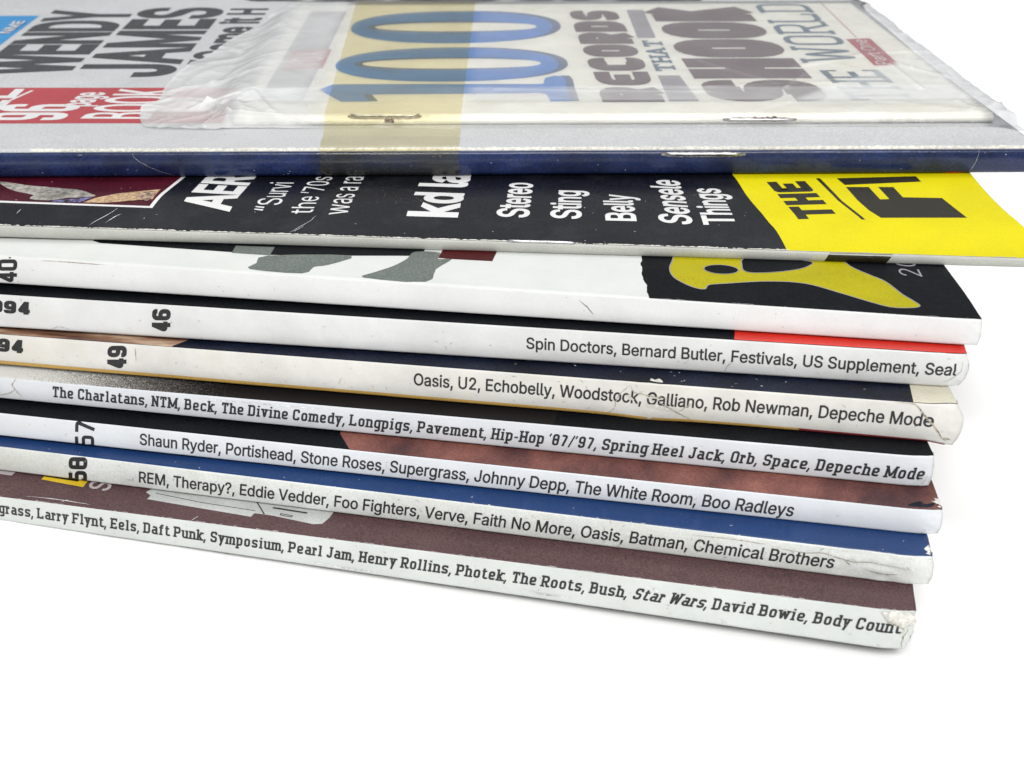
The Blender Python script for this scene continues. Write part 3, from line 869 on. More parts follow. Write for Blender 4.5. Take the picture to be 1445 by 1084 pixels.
def glyph(ch, w, xh, W, slab):
    """squared stroke letters; returns advance width, strokes [(points, closed, width)]"""
    h = w / 2; S = []; ws = w * .78; hs = ws / 2; sl = w * .5 + (.075 if slab else 0)
    def a(*p, c=False, ww=None): S.append((list(p), c, ww or w))
    def foot(x, l=None, r=None, y=0.0):
        if slab: S.append(([(x - (sl if l is None else l), y + hs), (x + (sl if r is None else r), y + hs)], False, -ws))
    def head(x, l=None, r=None, y=1.0):
        if slab: S.append(([(x - (sl if l is None else l), y - hs), (x + (sl if r is None else r), y - hs)], False, -ws))
    t = 1 - h; b = h; m = xh - h
    cap = ch.isupper() or ch.isdigit()
    Wc = W * (1.12 if ch.isupper() else 1.0)
    g = Wc
    if ch in 'MW': g = Wc * 1.38
    elif ch in 'mw': g = W * 1.5
    elif ch in 'il': g = w + (.10 if slab else 0)
    elif ch == 'r' and slab: g = W * .68
    elif ch in 'I': g = w + (.2 if slab else 0)
    elif ch in 'tfr': g = W * .76
    elif ch in 'J': g = W * .95
    elif ch in '1': g = W * .62
    l = h; r = g - h; c = g / 2
    if slab and ch in 'hknmpruvwxyHKNMAVWXRBDPEFLTblit' : pass
    if ch == 'A': a((l, 0), (l, .62), (c, t), (r, .62), (r, 0)) if False else a((l * .9, 0), (c - .02, 1 - .02), (g - l * .9, 0)); a((l + .08, .28), (r - .08, .28), ww=ws); foot(l, sl, sl * .8); foot(r, sl * .8, sl)
    elif ch == 'B': a((l, b), (l, t), (r - .04, t), (r - .04, .53), (r - .04, .53)); a((l, .52), (r, .52), (r, b), (l, b)); a((l, 0), (l, 1)); foot(l, sl, 0); head(l, sl, 0)
    elif ch == 'C': a((r, .68), (r, t), (l, t), (l, b), (r, b), (r, .30))
    elif ch == 'D': a((l, t), (r, t), (r, b), (l, b)); a((l, 0), (l, 1)); foot(l, sl, 0); head(l, sl, 0)
    elif ch == 'E': w = w * (.82 if w > .3 else 1); a((g, t), (l, t), (l, b), (g, b)); a((l, .5), (g * .8, .5)); slab and a((g - ws / 2, .72), (g - ws / 2, 1), ww=ws); slab and a((g - ws / 2, 0), (g - ws / 2, .28), ww=ws); foot(l, sl, 0); head(l, sl, 0)
    elif ch == 'F': a((g, t), (l, t), (l, 0)); a((l, .5), (g * .8, .5)); slab and a((g - ws / 2, .72), (g - ws / 2, 1), ww=ws); foot(l); head(l, sl, 0)
    elif ch == 'H': a((l, 0), (l, 1)); a((r, 0), (r, 1)); a((l, .5), (r, .5)); [f(x) for x in (l, r) for f in (foot, head)]
    elif ch == 'J': a((r - .04, 1), (r - .04, b), (l, b), (l, .28)); head(r - .04)
    elif ch == 'K': a((l, 0), (l, 1)); a((l, .42), (r, .98)); a((l + .16, .52), (r, .02)); [f(x) for x in (l, r) for f in (foot, head)]
    elif ch == 'L': a((l, 1), (l, b), (g, b)); slab and a((g - ws / 2, 0), (g - ws / 2, .3), ww=ws); head(l); foot(l, sl, 0)
    elif ch == 'M': a((l, 0), (l, 1)); a((r, 0), (r, 1)); a((l, 1 - h), (c, .12), (r, 1 - h)); [foot(x) for x in (l, r)]; head(l, sl, 0); head(r, 0, sl)
    elif ch == 'N': a((l, 0), (l, 1)); a((r, 0), (r, 1)); a((l, 1 - h), (r, h)); foot(l); head(l, sl, 0); head(r)
    elif ch in 'O0': a((l, b), (l, t), (r, t), (r, b), c=True)
    elif ch == 'P': a((l, t), (r, t), (r, .44), (l, .44)); a((l, 0), (l, 1)); foot(l); head(l, sl, 0)
    elif ch == 'R': a((l, t), (r, t), (r, .46), (l, .46)); a((l, 0), (l, 1)); a((c, .46), (r, .0)); foot(l); foot(r, sl * .6, sl); head(l, sl, 0)
    elif ch == 'S': w = w * (.9 if w > .3 else 1); a((r, .70), (r, t), (l, t), (l, .52), (r, .48), (r, b), (l, b), (l, .30))
    elif ch == 'T': a((c, 0), (c, 1)); a((0, t), (g, t)); slab and a((ws / 2, .70), (ws / 2, 1), ww=ws); slab and a((g - ws / 2, .70), (g - ws / 2, 1), ww=ws); foot(c, sl * 1.2, sl * 1.2)
    elif ch == 'W': a((l, 1), (g * .27, .02), (c, .9), (g * .73, .02), (r, 1)); head(l); head(r)
    elif ch == 'Y': a((l, 1), (c, .42), (r, 1)); a((c, .42), (c, 0)); foot(c); head(l); head(r)
    elif ch == '1': a((r, 0), (r, 1)); a((0, .74), (r, .97))
    elif ch == '4': a((r - .07, 0), (r - .07, 1)); a((r - .07, .96), (l * .9, .27), (g, .27))
    elif ch == '5': a((r, t), (l, t), (l, .55), (r, .57), (r, b), (l, b), (l, .30))
    elif ch == '6': a((r, .72), (r, t), (l, t), (l, b), (r, b), (r, .55), (l, .55))
    elif ch == '7': a((l * .6, t), (r, t), (g * .36, 0))
    elif ch == '8': a((l, b), (l, t), (r, t), (r, b), c=True); a((l, .52), (r, .52))
    elif ch == '9': a((l, .28), (l, b), (r, b), (r, t), (l, t), (l, .45), (r, .45))
    elif ch == 'a': a((l, m), (r, m), (r, 0)); a((r, xh * .54), (l, xh * .54), (l, b), (r, b)); foot(r, 0, sl)
    elif ch == 'b': a((l, 0), (l, 1)); a((l, m), (r, m), (r, b), (l, b)); head(l, sl, 0)
    elif ch == 'c': a((r, xh * .70), (r, m), (l, m), (l, b), (r, b), (r, xh * .30))
    elif ch == 'd': a((r, 0), (r, 1)); a((r, m), (l, m), (l, b), (r, b)); head(r, sl, 0); foot(r, 0, sl)
    elif ch == 'e': a((l, xh * .47), (r, xh * .47), (r, m), (l, m), (l, b), (r, b), (r, xh * .24))
    elif ch == 'f': a((l + .08, 0), (l + .08, t), (g, t)); a((0, xh - hs), (g * .9, xh - hs), ww=ws); foot(l + .08)
    elif ch == 'g': a((r, m), (l, m), (l, b), (r, b)); a((r, xh), (r, -.22), (l, -.22)); head(r, 0, sl, xh)
    elif ch == 'h': a((l, 0), (l, 1)); a((l, m), (r, m), (r, 0)); foot(l); foot(r); head(l, sl, 0)
    elif ch == 'i': a((c, 0), (c, xh)); a((c, .86), (c, 1.0)); foot(c); head(c, sl, 0, xh)
    elif ch == 'k': a((l, 0), (l, 1)); a((l, .30), (r, xh * .98)); a((l + .13, .38), (r, .02)); foot(l); foot(r); head(l, sl, 0); head(r, sl, sl, xh)
    elif ch == 'l': a((c, 0), (c, 1)); foot(c); head(c, sl, 0)
    elif ch == 'm': a((l, 0), (l, xh)); a((l, m), (c, m), (c, 0)); a((c, m), (r, m), (r, 0)); foot(l); foot(c, sl * .6, sl * .6); foot(r); head(l, sl, 0, xh)
    elif ch == 'n': a((l, 0), (l, xh)); a((l, m), (r, m), (r, 0)); foot(l); foot(r); head(l, sl, 0, xh)
    elif ch == 'o': a((l, b), (l, m), (r, m), (r, b), c=True)
    elif ch == 'p': a((l, -.26), (l, xh)); a((l, m), (r, m), (r, b), (l, b)); foot(l, None, None, -.28); head(l, sl, 0, xh)
    elif ch == 'r': a((l, 0), (l, xh)); a((l, m), (r, m), (r, xh * .66)); foot(l); head(l, sl, 0, xh)
    elif ch == 's': a((r, xh * .72), (r, m), (l, m), (l, xh * .52), (r, xh * .46), (r, b), (l, b), (l, xh * .28))
    elif ch == 't': a((l + .06, .92), (l + .06, b), (g, b), (g, .16)); a((0, xh - hs), (g * .95, xh - hs), ww=ws)
    elif ch == 'u': a((l, xh), (l, b), (r, b)); a((r, 0), (r, xh)); head(l, sl, 0, xh); head(r, sl, 0, xh); foot(r, 0, sl)
    elif ch == 'v': a((l, xh), (c, .02), (r, xh)); head(l, sl, sl, xh); head(r, sl, sl, xh)
    elif ch == 'w': a((l, xh), (g * .28, .02), (c, xh * .92), (g * .72, .02), (r, xh)); head(l, sl, sl, xh); head(r, sl, sl, xh)
    elif ch == 'y': a((l, xh), (c, .06)); a((r, xh), (g * .3, -.24)); head(l, sl, sl, xh); head(r, sl, sl, xh)
    elif ch == ',': g = .17; a((.13, .16), (.02, -.2), ww=w * .8)
    elif ch == "'": g = .16; a((.14, 1.0), (.04, .74), ww=w * .7)
    elif ch == '/': g = .34; a((.0, -.05), (.34, 1.0), ww=w * .7)
    elif ch == '-': g = .3; a((.0, xh * .5), (.3, xh * .5), ww=ws)
    elif ch == '.': g = w; a((h, 0), (h, w))
    elif ch == ' ': g = .20
    return g, S

def stroke_bm(text, w=.15, xh=.74, W=.56, slab=True, track=.13, rad=.17, italic=None):
    bm = bmesh.new(); x = 0.0; lift = 0.0
    for i, ch in enumerate(text):
        g, S = glyph(ch, w, xh, W, slab)
        lp = .06 if slab and ch not in ' ,\'' else 0
        sh = .26 if italic and italic[0] <= i < italic[1] else 0.0
        for q, (pts, closed, ww) in enumerate(S):
            if ww < 0: pp = pts; ww = -ww
            else: pp = roundpoly(pts, rad, closed)
            pp = [(x + lp + p[0] + sh * p[1], p[1]) for p in pp]
            ribbon(pp, ww, closed, .0025 * q, bm)
        x += g + track + lp
    mx = max(v.co.x for v in bm.verts) if bm.verts else 1
    return bm, mx

def place(bm, width, P0, P1, Pc, cap=1.0, offset=0.0):
    """map letter space onto a surface: baseline P0 to P1, cap height to Pc"""
    P0, P1, Pc = Vector(P0), Vector(P1), Vector(Pc)
    U = (P1 - P0) / width; Vv = (Pc - P0) / cap
    for v in bm.verts:
        p = P0 + U * (v.co.x + offset) + Vv * v.co.y
        v.co = (p.x, p.y, v.co.z)
    return bm

def grotesque(text, f, k, surf, mat, parent, name='lettering', bold=0.0, layer=2, spacing=1.0):
    P0, P1, Pc = [Vector(q) for q in f]
    ratio = (P1 - P0).length / (Pc - P0).length
    bm = type_bm(text, bold, ratio, spacing)
    place(bm, ratio, P0, P1, Pc)
    return lay(bm, k, surf, .022 * layer, name, mat, parent)

def strokes(text, f, k, surf, mat, parent, name='lettering', layer=2, prefix='', **kw):
    bm, wd = stroke_bm(prefix + text, **kw)
    off = 0.0; fullw = wd
    if prefix:
        b2, off = stroke_bm(prefix + '.', **kw); b2.free()
        off -= kw.get('w', .15) * .6
    place(bm, wd - off, *f, offset=-off)
    return lay(bm, k, surf, .022 * layer, name, mat, parent)

def fray(k, surf, v0, vmax, x0, x1, cover, name, parent, layer=3, both=False, mat='torn', seed=1):
    """chipped edge: a ragged strip of bare paper fibre along an edge"""
    rnd = random.Random(seed)
    bm = bmesh.new(); x = x0
    run = []
    def flush():
        if len(run) > 1:
            lo = [bm.verts.new((a, b, 0)) for a, b, c in run]; hi = [bm.verts.new((a, c, 0)) for a, b, c in run]
            for i in range(len(run) - 1):
                try: bm.faces.new((lo[i], lo[i + 1], hi[i + 1], hi[i]))
                except ValueError: pass
        run.clear()
    while x < x1:
        q = .5 + .5 * n1(x / 6 + seed * 7.7, seed)
        d = .5 + .5 * n1(x / 1.1 + seed * 3.3, seed + 9)
        wv = vmax * max(0, (q * .65 + d * .5 + rnd.uniform(-.14, .14)) - (1 - cover)) * 1.5
        if wv > .02:
            j = v0 + (rnd.uniform(-.25, .25) * wv if both else 0)
            run.append((x, j, j + wv))
        else: flush()
        x += rnd.uniform(.18, .45)
    flush()
    if not bm.faces: bm.free(); return None
    return lay(bm, k, surf, .022 * layer, name, M[mat], parent, us=2.0, merge=True)

def staple_shade(k, surf, f, parent, r):
    # dark patch painted under the wire to stand for its shadow
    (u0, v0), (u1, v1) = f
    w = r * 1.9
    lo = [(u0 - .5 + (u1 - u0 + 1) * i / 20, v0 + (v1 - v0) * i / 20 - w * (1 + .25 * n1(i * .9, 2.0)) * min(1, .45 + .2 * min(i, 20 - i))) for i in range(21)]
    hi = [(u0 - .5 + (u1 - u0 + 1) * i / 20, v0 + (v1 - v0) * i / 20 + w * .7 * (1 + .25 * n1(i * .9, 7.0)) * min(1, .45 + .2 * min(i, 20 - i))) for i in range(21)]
    lay(bm_polys([lo + hi[::-1]]), k, surf, .03, 'staple_shade_patch', M['wire_shade'], parent, merge=True)

def staple(k, surf, f, parent, mat='staple', r=.26, lift=.2):
    staple_shade(k, surf, f, parent, r)
    """a wire staple crown lying along a fold, its two ends turned into the paper"""
    (u0, v0), (u1, v1) = f
    n = 22; V = []; F = []; m = 10
    path = []
    for i in range(n + 1):
        t = i / n
        e = min(t, 1 - t) * n
        d = lift if e >= 2 else lift - (2 - e) ** 2 * .18
        path.append(P(k, surf, u0 + (u1 - u0) * t, v0 + (v1 - v0) * t + .05 * n1(t * 6, 3), d))
    for i, p in enumerate(path):
        T = (path[min(n, i + 1)] - path[max(0, i - 1)]).normalized()
        A = T.cross(Vector((0, .3, 1))).normalized(); B = T.cross(A)
        for q in range(m):
            a = 2 * math.pi * q / m
            V.append(p + (A * math.cos(a) * .7 + B * math.sin(a)) * r * MM)
    for i in range(n):
        for q in range(m):
            a = i * m + q; b = i * m + (q + 1) % m
            F.append((a, b, b + m, a + m))
    F.append(tuple(reversed(range(m)))); F.append(tuple(range(n * m, n * m + m)))
    return link('staple', mesh_from(V, F), M[mat], parent)

def creases(k, surf, lines, parent, mat='crease', w=.16, layer=4, name='crease'):
    bm = bmesh.new()
    for pts in lines:
        pp = smooth_loop(pts, 4, False) if len(pts) > 2 else [(pts[0][0] + (pts[1][0] - pts[0][0]) * t / 8, pts[0][1] + (pts[1][1] - pts[0][1]) * t / 8) for t in range(9)]
        pp = [(a + random.uniform(-.05, .05), b + random.uniform(-.05, .05)) for a, b in pp]
        ribbon(pp, w, False, 0, bm, taper=True, jitter=.3)
    return lay(bm, k, surf, .022 * layer, name, M[mat], parent, merge=True)

def scuffs(k, surf, n, ur, vr, parent, mat='crease', seed=0, lmin=.3, lmax=1.6, w=.07):
    rnd = random.Random(seed)
    L = []
    for _ in range(n):
        u = rnd.uniform(*ur); v = rnd.uniform(*vr); a = rnd.uniform(0, math.pi); l = rnd.uniform(lmin, lmax)
        c = rnd.uniform(-.3, .3) * l
        L.append([(u, v), (u + l * .5 * math.cos(a) + c * .3, v + l * .5 * math.sin(a) - c * .2), (u + l * math.cos(a), v + l * math.sin(a))])
    return creases(k, surf, L, parent, mat, w, 4, 'scuff_marks')

# ================================================================== SETTING
def ground_sheet():
    me = mesh_from([(-20, -8, 0), (20, -8, 0), (20, 32, 0), (-20, 32, 0)], [(0, 1, 2, 3)], False)
    m = paper('white_table_top', (.96, .96, .96), .7, .1, .0, 2000, .0, .0)
    o = link('table_surface', me, m)
    o['kind'] = 'structure'; o['label'] = 'plain white surface under and behind the pile of magazines'
ground_sheet()

# ================================================================== 1 top magazine
k = 'm1'
R1, C1, S1 = magazine(k, 'topmost magazine, grey cover with tall black capitals and a dark blue folded spine', M['cover_grey'], M['bluefold'], deep=150)
def rect(x0, x1, y0, y1): return [(x0, y0), (x1, y0), (x1, y1), (x0, y1)]
patch([(-260, 82), (-222.2, 82), (-222.6, 116.2), (-260, 116.2)] and rect(-262, -222.3, 60, 116.2), k, 'top', 1, 'blue_panel', M['blue_panel'], C1)
f = F['nme']
sh = [(p[0] + .5, p[1] - .6) for p in f]
grotesque('NME', sh, k, 'top', M['blue_dark'], C1, bold=.03, layer=2)
grotesque('NME', f, k, 'top', M['white_print'], C1, bold=.03, layer=3)
grotesque('WENDY', [(-199.2, 56.6), (-199.2, 121.6), (-219.2, 56.6)], k, 'top', M['ink_grey'], C1, bold=.055)
grotesque('JAMES', [(-175.6, 54.3), (-175.6, 124.6), (-195.6, 54.3)], k, 'top', M['ink_grey'], C1, bold=.055)
grotesque('\u201cCome it H', [(-163.2, 64), (-163.2, 124), (-172.4, 64)], k, 'top', M['ink_grey'], C1, bold=.06)
patch([(-270, 17.8), (-156.5, 17.2), (-157.3, 43.9), (-270, 45.2)], k, 'top', 1, 'red_band', M['red_print'], C1)
grotesque('FREE', [(-204.4, 9.5), (-204.4, 43.0), (-216.5, 9.5)], k, 'top', M['white_print'], C1, bold=.03)
lay(ribbon([(-202, 42.1), (-209.5, 17.9)], .7), k, 'top', .044, 'slash_rule', M['white_print'], C1)
strokes('96', [(-189.3, 19.6), (-187.9, 31.2), (-205.5, 19.8)], k, 'top', M['white_print'], C1, w=.17, W=.5, slab=False, track=.08, rad=.2)
grotesque('page', F['r_page'], k, 'top', M['white_print'], C1, bold=.03)
grotesque('BOOK', [(-172.3, 20.6), (-169.6, 42.5), (-185.6, 20.9)], k, 'top', M['white_print'], C1, bold=.02)
patch(smooth_loop([(-174, 158), (-171, 136), (-160, 133.6), (-150.3, 131.8), (-139.9, 127.3), (-101, 125.4), (-75, 127.6), (-47, 129.0), (-44, 150), (-60, 170), (-120, 175)], 5), k, 'top', 1, 'portrait_photo', M['mono'], C1)
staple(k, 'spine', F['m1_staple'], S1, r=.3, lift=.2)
fray(k, 'top', .0, .85, -190, 2.4, .97, 'worn_edge', C1, 3, seed=3)
fray(k, 'top', .9, .5, -190, 2.4, .30, 'worn_edge', C1, 3, True, seed=4)
creases(k, 'spine', [[(-170.5, 5.3), (-169.8, 4.0), (-166.5, 1.9), (-163, .6)], [(-8.5, 5.2), (-9.2, 2.4), (-10, .5)]], S1, 'crease_light', .05)
scuffs(k, 'spine', 26, (-188, 2), (.4, 4.8), S1, 'crease_light', 11, .05, .3, .06)
scuffs(k, 'top', 40, (-188, 0), (1.5, 13), C1, 'crease', 12, .1, .5, .1)
patch([(-10, .12), (-13, .5), (-15.5, .12)], k, 'spine', 2, 'red_nick', M['red_strip'], S1)

# ================================================================== booklet in the bag
k = 'bk'
RB, CB, SB = magazine(k, 'small cream booklet with big blue 100, sealed in clear film on the top magazine', M['cream'], M['cream'], 'booklet', 'booklet', None, deep=104)
patch([(-149.9, 11.5), (-140.6, 11.5), (-139.6, 96.7), (-149.0, 96.8)], k, 'top', 1, 'grey_panel', M['grey_print'], CB)
patch([(-148.6, 36.4), (-139.4, 37.6), (-139.2, 55.5), (-148.4, 53.8)], k, 'top', 2, 'red_label', M['red_label'], CB)
grotesque('VOX', F['vox'], k, 'top', M['white_print'], CB, layer=3, bold=.0)
for (cy, r_in, dx) in ((78.4, 6.0, 2.1), (41.0, 5.6, 2.1)):
    cx = -111.5; rx = 25.3; ry = 17.6 if cy > 50 else 15.2
    cin = cy - (.3 if cy > 50 else -.6)
    lay(ring_bm(ellipse(cx + dx, cy + .6, rx, ry, 64, 2.25), ellipse(cx + 1.6, cin, 20.9, r_in * .8, 64, 2.1)), k, 'top', .022, 'shadow_numeral', M['blue100s'], CB)
    lay(ring_bm(ellipse(cx, cy, rx, ry, 64, 2.25), ellipse(cx, cin, 21.3, r_in, 64, 2.1)), k, 'top', .044, 'numeral', M['blue100'], CB)
one = [(-138.2, 19.8), (-135.6, 23.9), (-92, 23.4), (-90.2, 24.0), (-89.7, 28.6), (-87.6, 30.4), (-86.0, 30.2), (-85.4, 27.4), (-85.3, 20), (-84.9, 10.1), (-89.2, 10.1), (-89.8, 15.6), (-91.5, 16.6), (-100, 16.2), (-128.4, 15.8), (-126.6, 10.6), (-132.6, 10.6)]
patch([(x + 1.7, y + .25) for x, y in one], k, 'top', 1, 'shadow_numeral', M['blue100s'], CB)
patch(one, k, 'top', 2, 'numeral', M['blue100'], CB)
strokes('RECORDS', [(-65.5, 9.2), (-68.6, 96.2), (-78.4, 9.2)], k, 'top', M['maroon'], CB, w=.335, W=.66, slab=False, track=.05, rad=.24)
strokes('THAT', [(-60.1, 33.4), (-60.6, 62.8), (-64.8, 33.4)], k, 'top', M['teal'], CB, w=.19, W=.6, slab=True, track=.08, rad=.05)
patch([(-66.0, 65.6), (-61.5, 65.4), (-61.6, 97.1), (-66.0, 97.1)], k, 'top', 1, 'grey_panel', M['grey_print'], CB)
patch([(-64.6, 9.7), (-58.4, 9.7), (-60.0, 30.4), (-64.8, 30.4)], k, 'top', 1, 'grey_panel', M['grey_print'], CB)
strokes('SHOOK', [(-30.4, 8.8), (-34.6, 100.4), (-56.2, 9.0)], k, 'top', M['maroon'], CB, w=.345, W=.66, slab=False, track=.035, rad=.28)
strokes('WORLD', [(-16.4, 41), (-17.2, 103.4), (-30.6, 41)], k, 'top', M['teal'], CB, w=.115, W=.58, slab=True, track=.10, rad=.22)
strokes('THE', [(-13.4, 9.4), (-15.2, 34.2), (-26.6, 9.4)], k, 'top', M['teal'], CB, w=.125, W=.6, slab=True, track=.14, rad=.05)
lay(ribbon([(-12.9, 104), (-12.7, 65)], .28), k, 'top', .022, 'red_rule', M['red_label'], CB)
patch([(-15.6, 63.6), (-9.6, 64.4), (-9.2, 38.6), (-15.0, 38.2)], k, 'top', 1, 'red_label', M['red_label'], CB)
grotesque('Part One', [(-10.9, 39.2), (-11.1, 62.9), (-14.1, 39.2)], k, 'top', M['white_print'], CB, bold=.0)
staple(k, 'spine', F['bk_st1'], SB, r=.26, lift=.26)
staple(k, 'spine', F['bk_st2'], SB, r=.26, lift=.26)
for (u0, u1) in ((-49.5, -42.5), (-122.8, -120.9)):
    bm = bmesh.new(); rnd = random.Random(5)
    pts = [(u0 + (u1 - u0) * i / 14, .95 + rnd.uniform(-.2, .1)) for i in range(15)] + [(u1 - (u1 - u0) * i / 14, 1.55 + rnd.uniform(-.1, .25)) for i in range(15)]
    bm.free()
    lay(bm_polys([pts]), k, 'spine', .40, 'rust_smudge', M['smudge'], SB)
scuffs(k, 'top', 8, (-60, -1), (1, 9), CB, 'crease', 31, .2, .8, .08)

# ================================================================== 2 black and yellow magazine
k = 'm2'
R2, C2, S2 = magazine(k, 'thin stapled magazine with black and bright yellow cover, second from the top', M['black2'], M['white2'], deep=60)
yl = [(-60, 62)] if False else []
left = [(-49.5, 44), (-47.9, 37.5)] + F['yellow'][:-1] + [(-39.4, .1)]
patch(smooth_loop(left, 4, False) + [(xend(k, 0) - .05, .1), (xend(k, 4) - .05, 4), (xend(k, 8) - .05, 8)] + [(xend(k, y) - .06, y) for y in frange(10, 60, 2.5)] + [(-53, 60)], k, 'top', 1, 'yellow_panel', M['yellow'], C2)
strokes('THE', [(-29.3, 12.6), (-33.6, 31.9), (-36.6, 11.4)], k, 'top', M['black_warm'], C2, w=.26, W=.62, slab=False, track=.10, rad=.01)
patch(F['rule'], k, 'top', 2, 'black_rule', M['black_warm'], C2)
patch(F['bigf'], k, 'top', 2, 'lettering', M['black_warm'], C2)
patch(F['bigi'] + [], k, 'top', 2, 'lettering', M['black_warm'], C2)
patch([(-220, 8.3), (-182.5, 8.2), (-153.5, 8.0), (-152.2, 22), (-150.5, 40), (-220, 40)], k, 'top', 1, 'photo_frame', M['white_print'], C2)
patch([(-220, 8.9), (-182.5, 8.8), (-154.2, 8.6), (-152.9, 22), (-151.2, 39.4), (-220, 39.4)], k, 'top', 2, 'inset_photo', M['photo_red'], C2)
patch(smooth_loop(F['in_cream']), k, 'top', 3, 'inset_photo', M['photo_cream'], C2)
patch(smooth_loop(F['in_lace']), k, 'top', 4, 'inset_photo', M['photo_cream'], C2)
patch([(a, max(b, 9.0)) for a, b in F['in_skirt']], k, 'top', 4, 'inset_photo', M['photo_skirt'], C2)
patch([(min(a, -154.4), max(b, 9.0)) for a, b in F['in_arm']], k, 'top', 5, 'inset_photo', M['photo_skin'], C2)
patch(smooth_loop([(min(a, -154.6), b) for a, b in F['in_hand']]), k, 'top', 6, 'inset_photo', M['photo_lace'], C2)
grotesque('AER', F['aer'], k, 'top', M['white_print'], C2, bold=.05)
grotesque('\u201cSurvi', F['surv'], k, 'top', M['white_print'], C2)
grotesque("the \u201970s", F['the70'], k, 'top', M['white_print'], C2)
grotesque('was a ra', F['wasa'], k, 'top', M['white_print'], C2)
grotesque('kd la', [(-97.6, 8.4), (-97.8, 29.5), (-106.0, 8.4)], k, 'top', M['white_print'], C2, bold=.055)
for txt, q in (('Stereo', 'stereo'), ('Sting', 'sting'), ('Belly', 'belly'), ('Sensele', 'sense'), ('Things', 'things')):
    grotesque(txt, F[q], k, 'top', M['white_print'], C2, bold=.035)
patch([(-32.2, 1.75), (-21.6, 1.75), (-22.7, .05), (-33.1, .05)], k, 'spine', 1, 'dark_patch', M['black_warm'], S2)
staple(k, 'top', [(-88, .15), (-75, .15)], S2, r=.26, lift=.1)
fray(k, 'top', .0, .62, -186, -39, .74, 'worn_edge', C2, 2, seed=8)
fray(k, 'top', .4, .4, -186, -39, .38, 'worn_edge', C2, 2, True, seed=9)
fray(k, 'top', .0, .3, -39, 3, .62, 'worn_edge', C2, 2, seed=10, mat='cream_edge')
creases(k, 'top', [[(-163.0, 1.0), (-162.3, 3.0), (-161.0, 5.2), (-159.8, 7.6)], [(-160.4, 2.2), (-159.6, 4.2), (-158.6, 5.6)], [(-177.9, 4.6), (-177.7, 6.2)], [(-126.2, .6), (-125.2, 2.6), (-123.6, 5.0), (-122.8, 7.2)], [(-125.6, 1.2), (-124.2, 3.4)]], C2, 'crease_light', .12)
scuffs(k, 'top', 40, (-186, -40), (.8, 22), C2, 'crease_light', 21, .05, .3, .06)

# ================================================================== 3 thick white spine, number 40
k = 'm3'
R3, C3, S3 = magazine(k, 'magazine with wide plain white spine numbered 40, black cover corner with yellow logo', M['white3c'], M['white3'], deep=50)
blk = [(-152, 8.2), (-150.4, 7.5), (-129, 7.3), (-118.3, 7.1), (-104, 8.8), (-93.4, 10.4), (-92, 12), (-92, 45), (-152, 45)]
patch(blk, k, 'top', 1, 'black_panel', M['black'], C3)
patch(F['s1a'], k, 'top', 2, 'grey_stripe', M['greygreen'], C3)
patch(smooth_loop(F['s1b'], 3), k, 'top', 2, 'grey_stripe', M['greygreen'], C3)
patch(smooth_loop(F['s2'], 3), k, 'top', 2, 'grey_stripe', M['greygreen'], C3)
patch([(-89, 20), (-79.4, 20), (-79.3, 10.3), (-86.4, 10.1), (-88.8, 10.2)], k, 'top', 3, 'red_panel', M['darkred'], C3)
rnd = random.Random(2)
jag = []
for (a, b), (c, d) in zip(F['m3jag'], F['m3jag'][1:]):
    for t in range(8): jag.append((a + (c - a) * t / 8 + rnd.uniform(-.16, .16), b + (d - b) * t / 8))
jag.append((-51.3, .12))
patch([(-55, 22)] + jag + [(xend(k, 0) - .05, .12)] + [(xend(k, y) - .06, y) for y in frange(2, 40, 2)] + [(-58, 40)], k, 'top', 1, 'black_panel', M['black'], C3)
logo = smooth_loop(F['logo'] + [(-22, 24), (-30, 28), (-42, 26), (-48, 20)], 5)
patch(logo, k, 'top', 2, 'logo', M['yellow_shaded'], C3)
lay(ribbon(logo, .2, True), k, 'top', .066, 'logo_outline', M['grey_print'], C3)
h1 = ellipse(-40.4, 12.9, 2.9, 2.0, 28)
h2 = smooth_loop(F['hole2'] + [(-26, 19), (-36, 19)], 5)
for h in (h1, h2):
    patch(h, k, 'top', 3, 'logo', M['black'], C3)
    lay(ribbon(h, .18, True), k, 'top', .088, 'logo_outline', M['grey_print'], C3)
grotesque('20', [(-7.2, 15.3), (-8.2, 23), (-10.8, 15.3)], k, 'top', M['grey_print'], C3, bold=-.012)
strokes('40', F['n40'], k, 'spine', M['ink_dark'], S3, w=.20, W=.60, slab=False, track=.07, rad=.15)
patch(ellipse(-163.9, 5.15, .22, .12, 10), k, 'spine', 2, 'ink_speck', M['ink'], S3)
creases(k, 'spine', [[(-62.8, 3.9), (-61.4, 2.7), (-60.3, 1.4)]], S3, 'ink', .1)
creases(k, 'spine', [[(-158, 5.05), (-152, 5.0), (-146, 4.95)]], S3, 'crease', .12)
fray(k, 'spine', .05, .35, -175, 0, .22, 'pink_edge', S3, 1, seed=14, mat='crimson')
fray(k, 'top', .15, .22, -51, 0, .40, 'worn_edge', C3, 3, True, seed=15, mat='grey_print')
scuffs(k, 'spine', 22, (-180, -1), (.3, 4.3), S3, 'crease', 16, .1, .5, .06)

